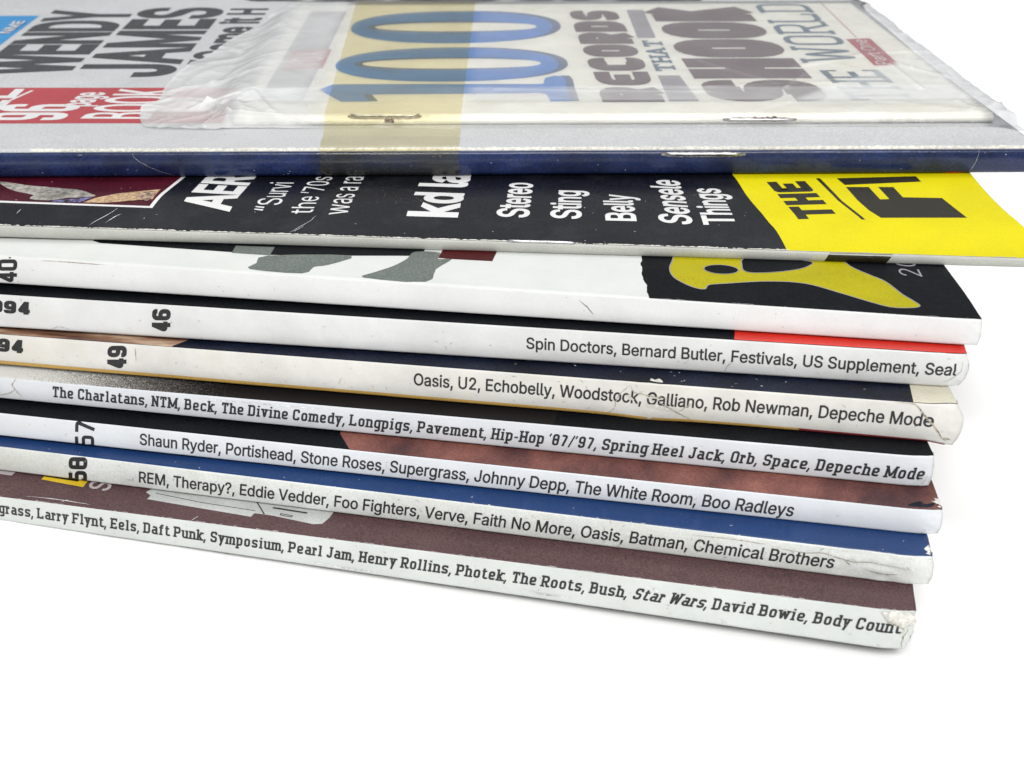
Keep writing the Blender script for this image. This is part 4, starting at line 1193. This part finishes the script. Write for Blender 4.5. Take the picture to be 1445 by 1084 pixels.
# ================================================================== 4 number 46
k = 'm4'
R4, C4, S4 = magazine(k, 'magazine with glossy white spine numbered 46 and a red strip at the cover end', M['black'], M['white4'], deep=40)
patch([(-36.4, .14), (xend(k, 0) - .06, .14)] + [(xend(k, y) - .06, y) for y in frange(2, 30, 2)] + [(-36.4, 30)], k, 'top', 3, 'red_panel', M['red_strip'], C4)
strokes('1994', F['y1994'], k, 'spine', M['ink_dark'], S4, w=.27, W=.66, slab=False, track=.07, rad=.16)
strokes('46', F['n46'], k, 'spine', M['ink_dark'], S4, w=.235, W=.60, slab=False, track=.06, rad=.2)
grotesque('Spin Doctors, Bernard Butler, Festivals, US Supplement, Seal', F['spin'], k, 'spine', M['ink'], S4, 'lettering', bold=.026)
fray(k, 'spine', 5.6, .7, -3.2, .1, .5, 'worn_edge', S4, 3, True, seed=18)
scuffs(k, 'spine', 34, (-175, -1), (.4, 5.6), S4, 'crease', 17, .15, .9, .07)
creases(k, 'spine', [[(-37.6, .4), (-37.2, 1.6), (-36.4, 2.4)], [(-3.4, 1.0), (-2.0, 1.8), (-1.0, 3.0), (-.9, 4.8)], [(-156, .5), (-154.5, 1.0), (-152.5, .7)]], S4, 'crease', .1)

# ================================================================== 5 number 49
k = 'm5'
R5, C5, S5 = magazine(k, 'magazine with creased yellowed spine numbered 49, ochre lower edge and a crumpled corner', M['black_navy'], M['white5'], back_mat=M['ochre'], deep=40)
patch([(-220, .14), (-130.2, .14), (-128.3, 2.9), (-124, 10), (-120, 24), (-220, 24)], k, 'top', 1, 'hair_photo', M['hair'], C5)
patch([(-5.8, .14), (xend(k, 0) - .05, .14)] + [(xend(k, y) - .06, y) for y in frange(1.5, 30, 1.5)] + [(-7.5, 30), (-6.1, 5)], k, 'top', 3, 'cream_panel', M['cream_edge'], C5)
patch([(-294, .06), (-22.8, .06), (-22.8, .62), (-80, .78), (-164, .9), (-294, .9)], k, 'spine', 3, 'ochre_edge', M['ochre'], S5)
patch([(-22.8, .06), (0, .06), (0, .35), (-10, .5), (-22.8, .62)], k, 'spine', 3, 'crimson_edge', M['crimson'], S5)
strokes('1994', F['y1994b'], k, 'spine', M['ink_dark'], S5, w=.27, W=.66, slab=False, track=.07, rad=.16)
strokes('49', F['n49'], k, 'spine', M['ink_dark'], S5, w=.235, W=.60, slab=False, track=.06, rad=.2)
grotesque('Oasis, U2, Echobelly, Woodstock, Galliano, Rob Newman, Depeche Mode', F['oasis'], k, 'spine', M['ink'], S5, bold=.026)
lay(bm_polys([[(-47.2, 3.05), (-45.2, 2.85), (-43.6, 2.5), (-42.2, 2.3), (-42.4, 2.0), (-45, 2.2), (-47.4, 2.5)], [(-50.7, 4.0), (-49.6, 3.3), (-49.3, 3.5), (-50.3, 4.4)], [(-47.7, 4.2), (-46.5, 3.6), (-46.4, 3.9), (-47.4, 4.5)]]), k, 'spine', .07, 'worn_patch', M['torn'], S5)
creases(k, 'spine', [F['m5crack'][:4], [(-50.0, 5.9), (-49.2, 4.8), (-46.5, 4.4), (-43.4, 4.1)], [(-45.9, 4.1), (-44.5, 3.0), (-43.0, 2.2), (-41.2, 1.2), (-39.5, .3)], [(-42, 2.0), (-40.9, 2.9), (-39.9, 3.6)], [(-137, 5.6), (-137.2, 3)], [(-100, 1.8), (-99.4, 3.1)]], S5, 'crease', .15)
creases(k, 'spine', [[(-8.5, 6.6), (-5.6, 6.5), (-4.6, 5.6), (-3.0, 3.6), (-1.2, 1.4), (-.2, .9)], [(-1.0, 1.2), (.2, 1.3)]], S5, 'crease', .22)
scuffs(k, 'spine', 46, (-175, -1), (.8, 5.8), S5, 'crease', 19, .15, 1.0, .07)
lay(bm_polys([[(-46.9, 1.4), (-46.2, .9), (-45.6, 1.6), (-45.0, 1.0), (-44.8, .4), (-46.0, .3), (-47.0, .5)]]), k, 'top', .06, 'paper_burr', M['torn'], C5)
scuffs(k, 'top', 14, (-70, -7), (.4, 4), C5, 'crease_light', 20, .1, .6, .08)

# ================================================================== 6 bold slab lettering, upper
k = 'm6'
R6, C6, S6 = magazine(k, 'magazine with bold slab lettering on white spine, just above the bare copper cover', M['speckled'], M['white6'], deep=40)
patch([(-60, .2), (xend(k, 0) - .05, .14)] + [(xend(k, y) - .06, y) for y in frange(1, 30, 1.5)] + [(-60, 30)], k, 'top', 1, 'black_panel', M['black'], C6)
t6 = "The Charlatans, NTM, Beck, The Divine Comedy, Longpigs, Pavement, Hip-Hop '87/'97, Spring Heel Jack, Orb, Space, Depeche Mode"
strokes(t6, F['charl'], k, 'spine', M['ink'], S6, w=.176, xh=.76, W=.52, track=.085, rad=.16)
creases(k, 'spine', [F['m6crack'], [(-157.8, 2.4), (-159.5, 1.4), (-161.5, .8)]], S6, 'crease', .16)
creases(k, 'spine', [[(-100, 4.2), (-110, 4.0), (-122, 3.95)], [(-2.8, .3), (-1.8, 1.4), (-.6, 2.0)], [(-1.2, .2), (-.8, 1.6)]], S6, 'crease_light', .14)
fray(k, 'top', .1, .3, -80, 0, .30, 'worn_edge', C6, 2, seed=25, mat='grey_print')
scuffs(k, 'spine', 18, (-165, -1), (.3, 4), S6, 'crease', 26, .1, .5, .05)

# ================================================================== 7 number 57
k = 'm7'
R7, C7, S7 = magazine(k, 'magazine with narrow white spine numbered 57 and a copper skin photo on its cover', M['black'], M['white7'], deep=40)
patch([(-95.5, .14), (xend(k, 0) - .05, .14)] + [(xend(k, y) - .06, y) for y in frange(1, 30, 1.5)] + [(-104, 30), (-98.8, 4.7)], k, 'top', 1, 'skin_photo', M['copper'], C7)
strokes('57', F['n57'], k, 'spine', M['ink_dark'], S7, w=.17, W=.62, slab=False, track=.10, rad=.13)
grotesque('Shaun Ryder, Portishead, Stone Roses, Supergrass, Johnny Depp, The White Room, Boo Radleys', F['shaun'], k, 'spine', M['ink'], S7, bold=.024)
lay(bm_polys([[(-.1, 1.3), (-1.6, 2.6), (-.9, 2.7), (-1.2, 3.6), (-.3, 3.3), (-.2, 2.4)], [(-.1, .4), (-.7, .9), (-.2, 1.2)]]), k, 'top', .07, 'torn_corner', M['torn'], C7)
patch(smooth_loop([(-5.2, .9), (-3.4, 2.4), (-2.6, 1.6), (-1.0, 2.2), (-1.6, .8), (-3.4, .6)]), k, 'top', 2, 'dark_blot', M['black_navy'], C7)
scuffs(k, 'spine', 22, (-165, -1), (.3, 3.6), S7, 'crease', 27, .15, .8, .06)

# ================================================================== 8 number 58
k = 'm8'
R8, C8, S8 = magazine(k, 'magazine with scuffed white spine numbered 58 and a royal blue cover', M['blue8'], M['white8'], deep=40)
strokes('58', F['n58'], k, 'spine', M['ink_dark'], S8, w=.21, W=.62, slab=False, track=.08, rad=.15)
grotesque('REM, Therapy?, Eddie Vedder, Foo Fighters, Verve, Faith No More, Oasis, Batman, Chemical Brothers', F['rem'], k, 'spine', M['ink'], S8, bold=.024)
fray(k, 'spine', 4.75, .5, -34, 0, .42, 'worn_edge', S8, 2, True, seed=41)
fray(k, 'top', .12, .35, -100, 0, .34, 'worn_edge', C8, 2, seed=42)
lay(bm_polys([[(-.2, .2), (-1.0, .6), (-.6, 1.0), (-1.3, 2.0), (-.7, 3.2), (-.3, 2.2)]]), k, 'top', .07, 'torn_corner', M['torn'], C8)
creases(k, 'spine', [[(-24, 4.2), (-20, 3.7), (-16, 4.0), (-12, 3.2), (-8, 3.4), (-3, 2.8)], [(-10, 2.2), (-7, 1.6), (-5, 1.9)], [(-13, 3.2), (-12, 2.4)], [(-36.4, 4.4), (-30, 4.5), (-25, 4.35)]], S8, 'crease', .13)
scuffs(k, 'spine', 60, (-165, -1), (.3, 4.7), S8, 'crease', 43, .15, 1.0, .07)
scuffs(k, 'top', 12, (-155, -3), (.4, 5), C8, 'crease_light', 44, .1, .6, .06)

# ================================================================== 9 bottom magazine
k = 'm9'
R9, C9, S9 = magazine(k, 'bottom magazine of the pile, brown grained cover and a white spine with torn corner', M['brown9'], M['white9'], back_mat=M['black'], deep=40)
patch([(-149.9, 9.5), (-149.9, 6.3), (-141.2, 5.6), (-141.4, 9.5)], k, 'top', 1, 'yellow_box', M['yel9'], C9)
patch([(-150.8, 9.5), (-150.6, 7.2), (-143, 6.9), (-142.6, 9.5)], k, 'top', 2, 'dark_patch', M['black_warm'], C9)
grotesque('S', [(-136.2, 5.3), (-136.5, 7.6), (-140.2, 5.5)], k, 'top', M['grey9'], C9, bold=.02)
patch([(-160, 6.4), (-156, 6.3), (-155.4, 9), (-160, 9)], k, 'top', 1, 'grey_letter', M['grey9'], C9)
wp = F['m9white'] + [(-94, 12), (-126, 12)]
patch(wp, k, 'top', 1, 'white_picture', M['white9p'], C9)
bm = ribbon([(-108.8, 7.4), (-106.1, 4.35)], .22)
ribbon([(-127.5, 6.4), (-118, 5.4), (-108, 5.0)], .14, False, 0, bm)
ribbon([(-105.4, 6.4), (-99, 6.1)], .4, False, 0, bm)
ribbon([(-103.4, 5.1), (-101.2, 4.9), (-101.3, 4.5), (-103.3, 4.7)], .18, True, 0, bm)
lay(bm, k, 'top', .044, 'line_drawing', M['ink'], C9)
t9 = 'Larry Flynt, Eels, Daft Punk, Symposium, Pearl Jam, Henry Rollins, Photek, The Roots, Bush, Star Wars, David Bowie, Body Count'
pre = 'Supergrass, '
i0 = len(pre) + t9.index('Star Wars')
strokes(t9, [(-147.3, 1.75), (-1.6, 3.2), (-146.9, 3.95)], k, 'spine', M['ink'], S9, prefix=pre, w=.178, xh=.76, W=.52, track=.085, rad=.16, italic=(i0, i0 + 9))
fray(k, 'top', .12, .4, -165, -1, .45, 'worn_edge', C9, 2, True, seed=51, mat='grey9')
creases(k, 'top', [[(-150, 1.0), (-143, 1.2), (-137, .9)], [(-142.5, .5), (-141.8, 1.6)], [(-117.5, .2), (-117, 1.5)]], C9, 'crease_light', .14)
creases(k, 'spine', [[(-96, 1.0), (-90, .6), (-84, .8)], [(-60, 1.6), (-57, 1.2), (-52, 1.3)], [(-40, 5.6), (-38, 4.9)]], S9, 'crease_light', .2)
scuffs(k, 'spine', 40, (-160, -1), (.3, 5.5), S9, 'crease', 52, .15, .8, .06)
fray(k, 'spine', .05, .3, -120, -1, .55, 'brown_edge', S9, 2, seed=53, mat='brown9')  # ragged brown strip along the lower edge of the spine
# torn and lifted corner of the spine
def torn_flap():
    rnd = random.Random(3)
    rim = [(-4.6, 6.9), (-4.0, 6.0), (-3.3, 5.2), (-2.4, 4.9), (-1.6, 4.3), (-.8, 4.5), (-.1, 4.8), (.35, 5.6), (.2, 6.6), (-.4, 7.1), (-2.4, 7.15)]
    rim = [(a + rnd.uniform(-.1, .1), b + rnd.uniform(-.1, .1)) for a, b in smooth_loop(rim, 4)]
    cx = sum(p[0] for p in rim) / len(rim); cy = sum(p[1] for p in rim) / len(rim)
    V = []; Fc = []; rings = 5; n = len(rim)
    for q in range(rings + 1):
        s = 1 - q / (rings + .6)
        for a, b in rim:
            u = cx + (a - cx) * s; v = cy + (b - cy) * s
            V.append(P('m9', 'spine', u, v, .10 + .5 * (1 - s) ** .7 + .22 * n1(u * 1.4, v * 1.4, 8) * (1 - s)))
    for q in range(rings):
        for i in range(n):
            a = q * n + i; b = q * n + (i + 1) % n
            Fc.append((a, b, b + n, a + n))
    Fc.append(tuple(range(rings * n, rings * n + n)))
    link('torn_corner', mesh_from(V, Fc), M['torn'], S9)
torn_flap()
creases('m9', 'spine', [[(-4.9, 7.0), (-3.6, 5.2), (-2.2, 4.7), (-1.2, 4.0), (-1.6, 3.0)], [(-.6, 4.3), (-1.0, 2.0), (-.6, .6)]], S9, 'crease', .18, 6)

# ================================================================== clear bag over the booklet, and the tape
ZB = 2.0
TAPE_X = lambda y: (-134.9 - .030 * y, -108.3 + .014 * y)
FOLDS = [F['fold%d' % i] for i in range(13)]
FOLDH = [.5, .4, .5, .4, .35, .3, .4, .4, .35, .4, .2, .5, .25]
FOLDW = [1.4, 1.3, 1.4, 1.2, 1.0, .9, 1.1, 1.0, 1.0, 1.0, 1.2, 1.8, 1.2]
def film_h(x, y):
    """height of the film over the top magazine's cover, and how loose (milky) it is"""
    dx = max(-153.6 - x, 0, x - .2 + .045 * (y - 15.6)); dyf = max(14.75 - y, 0); dyb = max(y - 120.5, 0)
    h = (ZB + .28) * (1 - ss(0, 9, dx)) * (1 - ss(0, 1.2, dyf)) * (1 - ss(0, 6, dyb))
    tl, tr = TAPE_X(y)
    pressed = ss(tl - 3, tl, x) * (1 - ss(tr, tr + 3, x))
    a = .06
    a += .22 * (1 - ss(-158, -147, x)) + .55 * math.exp(-((x + 159) / 9) ** 2 - ((y - 19) / 8) ** 2)
    a += .30 * ss(-9, 0, x)
    a += .10 * (1 - ss(15, 26, y)) * ss(-40, -15, x)
    v = Vector((x / 13, y / 17, 1.7)); 
    w = noise.noise(Vector((x / 30, y / 30, 5.0))) * 1.2
    r1 = 1 - abs(noise.noise(Vector((x / 14 + w, y / 20 - w, 2.0)))) * 2.4
    r2 = 1 - abs(noise.noise(Vector((x / 5 - w, y / 8 + w, 7.0)))) * 2.4
    r3 = 1 - abs(noise.noise(Vector((x / 2.1 + w, y / 3.4, 11.0)))) * 2.4
    wr = max(0, r1) ** 3 * 1.0 + max(0, r2) ** 3 * .5 + max(0, r3) ** 2 * .16
    z = h + .16 + a * wr * (1 - pressed * .95)
    z = max(z, .10)
    fm = 0.0
    for fi, pts in enumerate(FOLDS):
        for (ax, ay), (bx, by) in zip(pts, pts[1:]):
            if x < min(ax, bx) - 3 or x > max(ax, bx) + 3 or y < min(ay, by) - 3 or y > max(ay, by) + 3: continue
            ux, uy = bx - ax, by - ay
            t = ((x - ax) * ux + (y - ay) * uy) / (ux * ux + uy * uy)
            tt = min(1, max(0, t))
            d = math.hypot(x - ax - ux * tt, y - ay - uy * tt)
            wd = FOLDW[fi]
            e = max(0.0, 1 - d / wd) ** 1.3
            z += FOLDH[fi] * e * (1 - pressed)
            fm = max(fm, max(0.0, 1 - d / .55))
    # milkiness: high where the film stands off the paper
    mk = .16 - .07 * (1 - ss(15, 22, y))
    mk += .38 * (1 - ss(-143, -136, x)) - .06 * (1 - ss(-160, -152, x)) * (1 - ss(28, 44, y))
    edge = -42 + (y - 21) * .95
    mk += .26 * ss(19, 23, y) * ss(edge - 2.5, edge + 1, x) * (1 - ss(58, 66, y - (x + 14) * .25))
    mk += .22 * (1 - ss(34, 36, y + .6 * math.sin(x / 9))) * ss(23.5, 25.5, y)
    mk *= 1 - .5 * ss(-4, -1, x)
    mk *= .82 + .36 * (.5 + .5 * noise.noise(Vector((x / 7, y / 9, 3.3))))
    mk += .06 * max(0, r2) ** 6 * min(1, a * 2)
    mk += .07 * fm
    mk = mk * (1 - .55 * pressed)
    return z, min(.85, mk)

BAG = [(-138, 130), (-146, 130.5), (-153.5, 127.5), (-158.5, 119.5), (-160.6, 113.2), (-161.1, 106.6), (-163.6, 97), (-166.6, 88), (-169.7, 71), (-172.0, 65.7), (-172.8, 55.5), (-173.6, 46), (-173.0, 37), (-172.9, 32.9), (-175.2, 29.2), (-174.0, 22), (-172.4, 16.6), (-169.6, 13.5), (-157.5, 12.4), (-151.4, 13.4), (-133.6, 12.9), (-101.2, 13.4), (-60, 13.2), (-15.8, 13.3), (-1.5, 12.4), (3.3, 9.2), (3.4, 14), (2.0, 26), (1.2, 38), (.6, 47.5), (.2, 58), (-.1, 69.8), (-.5, 82), (-.5, 95), (-.9, 112), (-1.0, 128), (-3, 130), (-60, 129), (-130, 129.4)]
def bag_mesh():
    loop = smooth_loop(BAG, 5)
    loop = [(a + (.3 if a < -100 else .12) * n1(a / 2.6, b / 2.6, 6), b + .25 * n1(a / 2.6, b / 2.6, 16)) for a, b in loop]
    def inside(x, y):
        c = False; j = len(loop) - 1
        for i in range(len(loop)):
            xi, yi = loop[i]; xj, yj = loop[j]
            if (yi > y) != (yj > y) and x < (xj - xi) * (y - yi) / (yj - yi) + xi: c = not c
            j = i
        return c
    xs = frange(-177, 7, .46); ys = frange(7.5, 31, .34) + frange(31, 132, .62)[1:]
    idx = {}; V = []; F_ = []; mk = []
    ins = [[inside(x, y) for x in xs] for y in ys]
    def vid(i, j):
        if (i, j) not in idx:
            x, y = xs[i], ys[j]
            z, m = film_h(x, y)
            idx[(i, j)] = len(V)
            V.append((x * MM, y * MM, (topz('m1', x, y) + z) * MM)); mk.append(m)
        return idx[(i, j)]
    for j in range(len(ys) - 1):
        for i in range(len(xs) - 1):
            if ins[j][i] and ins[j + 1][i] and ins[j][i + 1] and ins[j + 1][i + 1]:
                F_.append((vid(i, j), vid(i + 1, j), vid(i + 1, j + 1), vid(i, j + 1)))
    # the outermost points move onto the outline so the cut edge is clean
    cnt = {}
    for f in F_:
        for a, b in zip(f, f[1:] + f[:1]):
            e = (min(a, b), max(a, b)); cnt[e] = cnt.get(e, 0) + 1
    rimv = {v for e, c in cnt.items() if c == 1 for v in e}
    for v in rimv:
        x, y = V[v][0] / MM, V[v][1] / MM
        best = None
        for i in range(len(loop)):
            a = Vector(loop[i - 1]); b = Vector(loop[i]); d = b - a
            t = max(0, min(1, (Vector((x, y)) - a).dot(d) / max(d.length_squared, 1e-9)))
            q = a + d * t; r = (q - Vector((x, y))).length
            if best is None or r < best[0]: best = (r, q)
        x, y = best[1]
        z, m = film_h(x, y)
        V[v] = (x * MM, y * MM, (topz('m1', x, y) + z) * MM)
    me = mesh_from(V, F_)
    at = me.attributes.new('milk', 'FLOAT', 'POINT')
    at.data.foreach_set('value', mk)
    # doubled, heat-sealed hem along the right-hand side
    hem = [ss(-4.2, -1.6, v[0] / MM + .02 * (v[1] / MM - 15) + .8 * n1(v[1] / MM / 6, 4.0)) * (.75 + .25 * n1(v[1] / MM / 3, v[0] / MM / 2, 2.0)) for v in V]
    at = me.attributes.new('hem', 'FLOAT', 'POINT')
    at.data.foreach_set('value', hem)
    return me
def frame_of(k):
    mat = Matrix(MAGS[k]['M']).to_4x4(); mat.translation = Vector(MAGS[k]['O']) * MM
    return mat
bag = link('plastic_bag', bag_mesh(), M['film'])
bag.matrix_world = frame_of('m1')
bag['label'] = 'crinkled clear plastic film wrapped loosely over the cream booklet'
bag['category'] = 'plastic bag'

def tape_mesh():
    # path over the booklet, down its front, across the grey cover and round the blue fold
    path = []
    for y in frange(126.5, 17.0, 1.2):
        z, _ = film_h(-121, y)
        path.append((y, topz('m1', -121, y) + z + .10, 'top'))
    path += [(16.2, topz('m1', -121, 16) + 1.95), (15.4, topz('m1', -121, 15) + 1.2), (14.2, topz('m1', -121, 14) + .62), (12.4, topz('m1', -121, 12) + .30)]
    for y in frange(10.5, 1.2, .9): path.append((y, topz('m1', -121, y) + .13))
    V = []; Fc = []; nxn = 26
    t = thick('m1', -121); r = RAD['m1']
    rows = [(p[0], p[1]) for p in path]
    for i, (y, z) in enumerate(rows):
        tl, tr = TAPE_X(y)
        tl += .15 * n1(y / 3, 1.0); tr += .12 * n1(y / 3, 2.0)
        for q in range(nxn):
            x = tl + (tr - tl) * q / (nxn - 1)
            dz = .06 * (1 + n1(x / 5, y / 9, 4.0)) * ss(10, 20, y)
            if 11 < y < 16: dz += .2 * (1 + n1(x / 4, 3.0, 2.0))
            zz = z + dz + (topz('m1', x, y) - topz('m1', -121, y))
            if y > 11: zz = max(zz, topz('m1', x, y) + max(film_h(x + e, y + g)[0] for e in (-.7, 0, .7) for g in (-.5, 0, .5)) + .12)
            V.append(Vector((x, y, zz)) * MM)
    for i in range(15):
        a = math.pi / 2 * i / 14
        pass
    zlist = [t - r * (1 - math.sin(math.radians(b))) for b in (60, 40, 20, 0)] + frange(t - r, .25, .4)[1:]
    for z in zlist:
        tl, tr = TAPE_X(0)
        for q in range(nxn):
            x = tl + (tr - tl) * q / (nxn - 1)
            p = P('m1', 'spine', x, z, .11) 
            V.append(p)
    n = len(rows) + len(zlist)
    for j in range(n - 1):
        for q in range(nxn - 1):
            a = j * nxn + q
            Fc.append((a, a + nxn, a + nxn + 1, a + 1))
    return mesh_from(V, Fc)
tape = link('sticky_tape', tape_mesh(), M['tape'])
tape.matrix_world = frame_of('m1')
tape['label'] = 'strip of yellowed clear tape holding the film bag to the blue spine'
tape['category'] = 'tape'
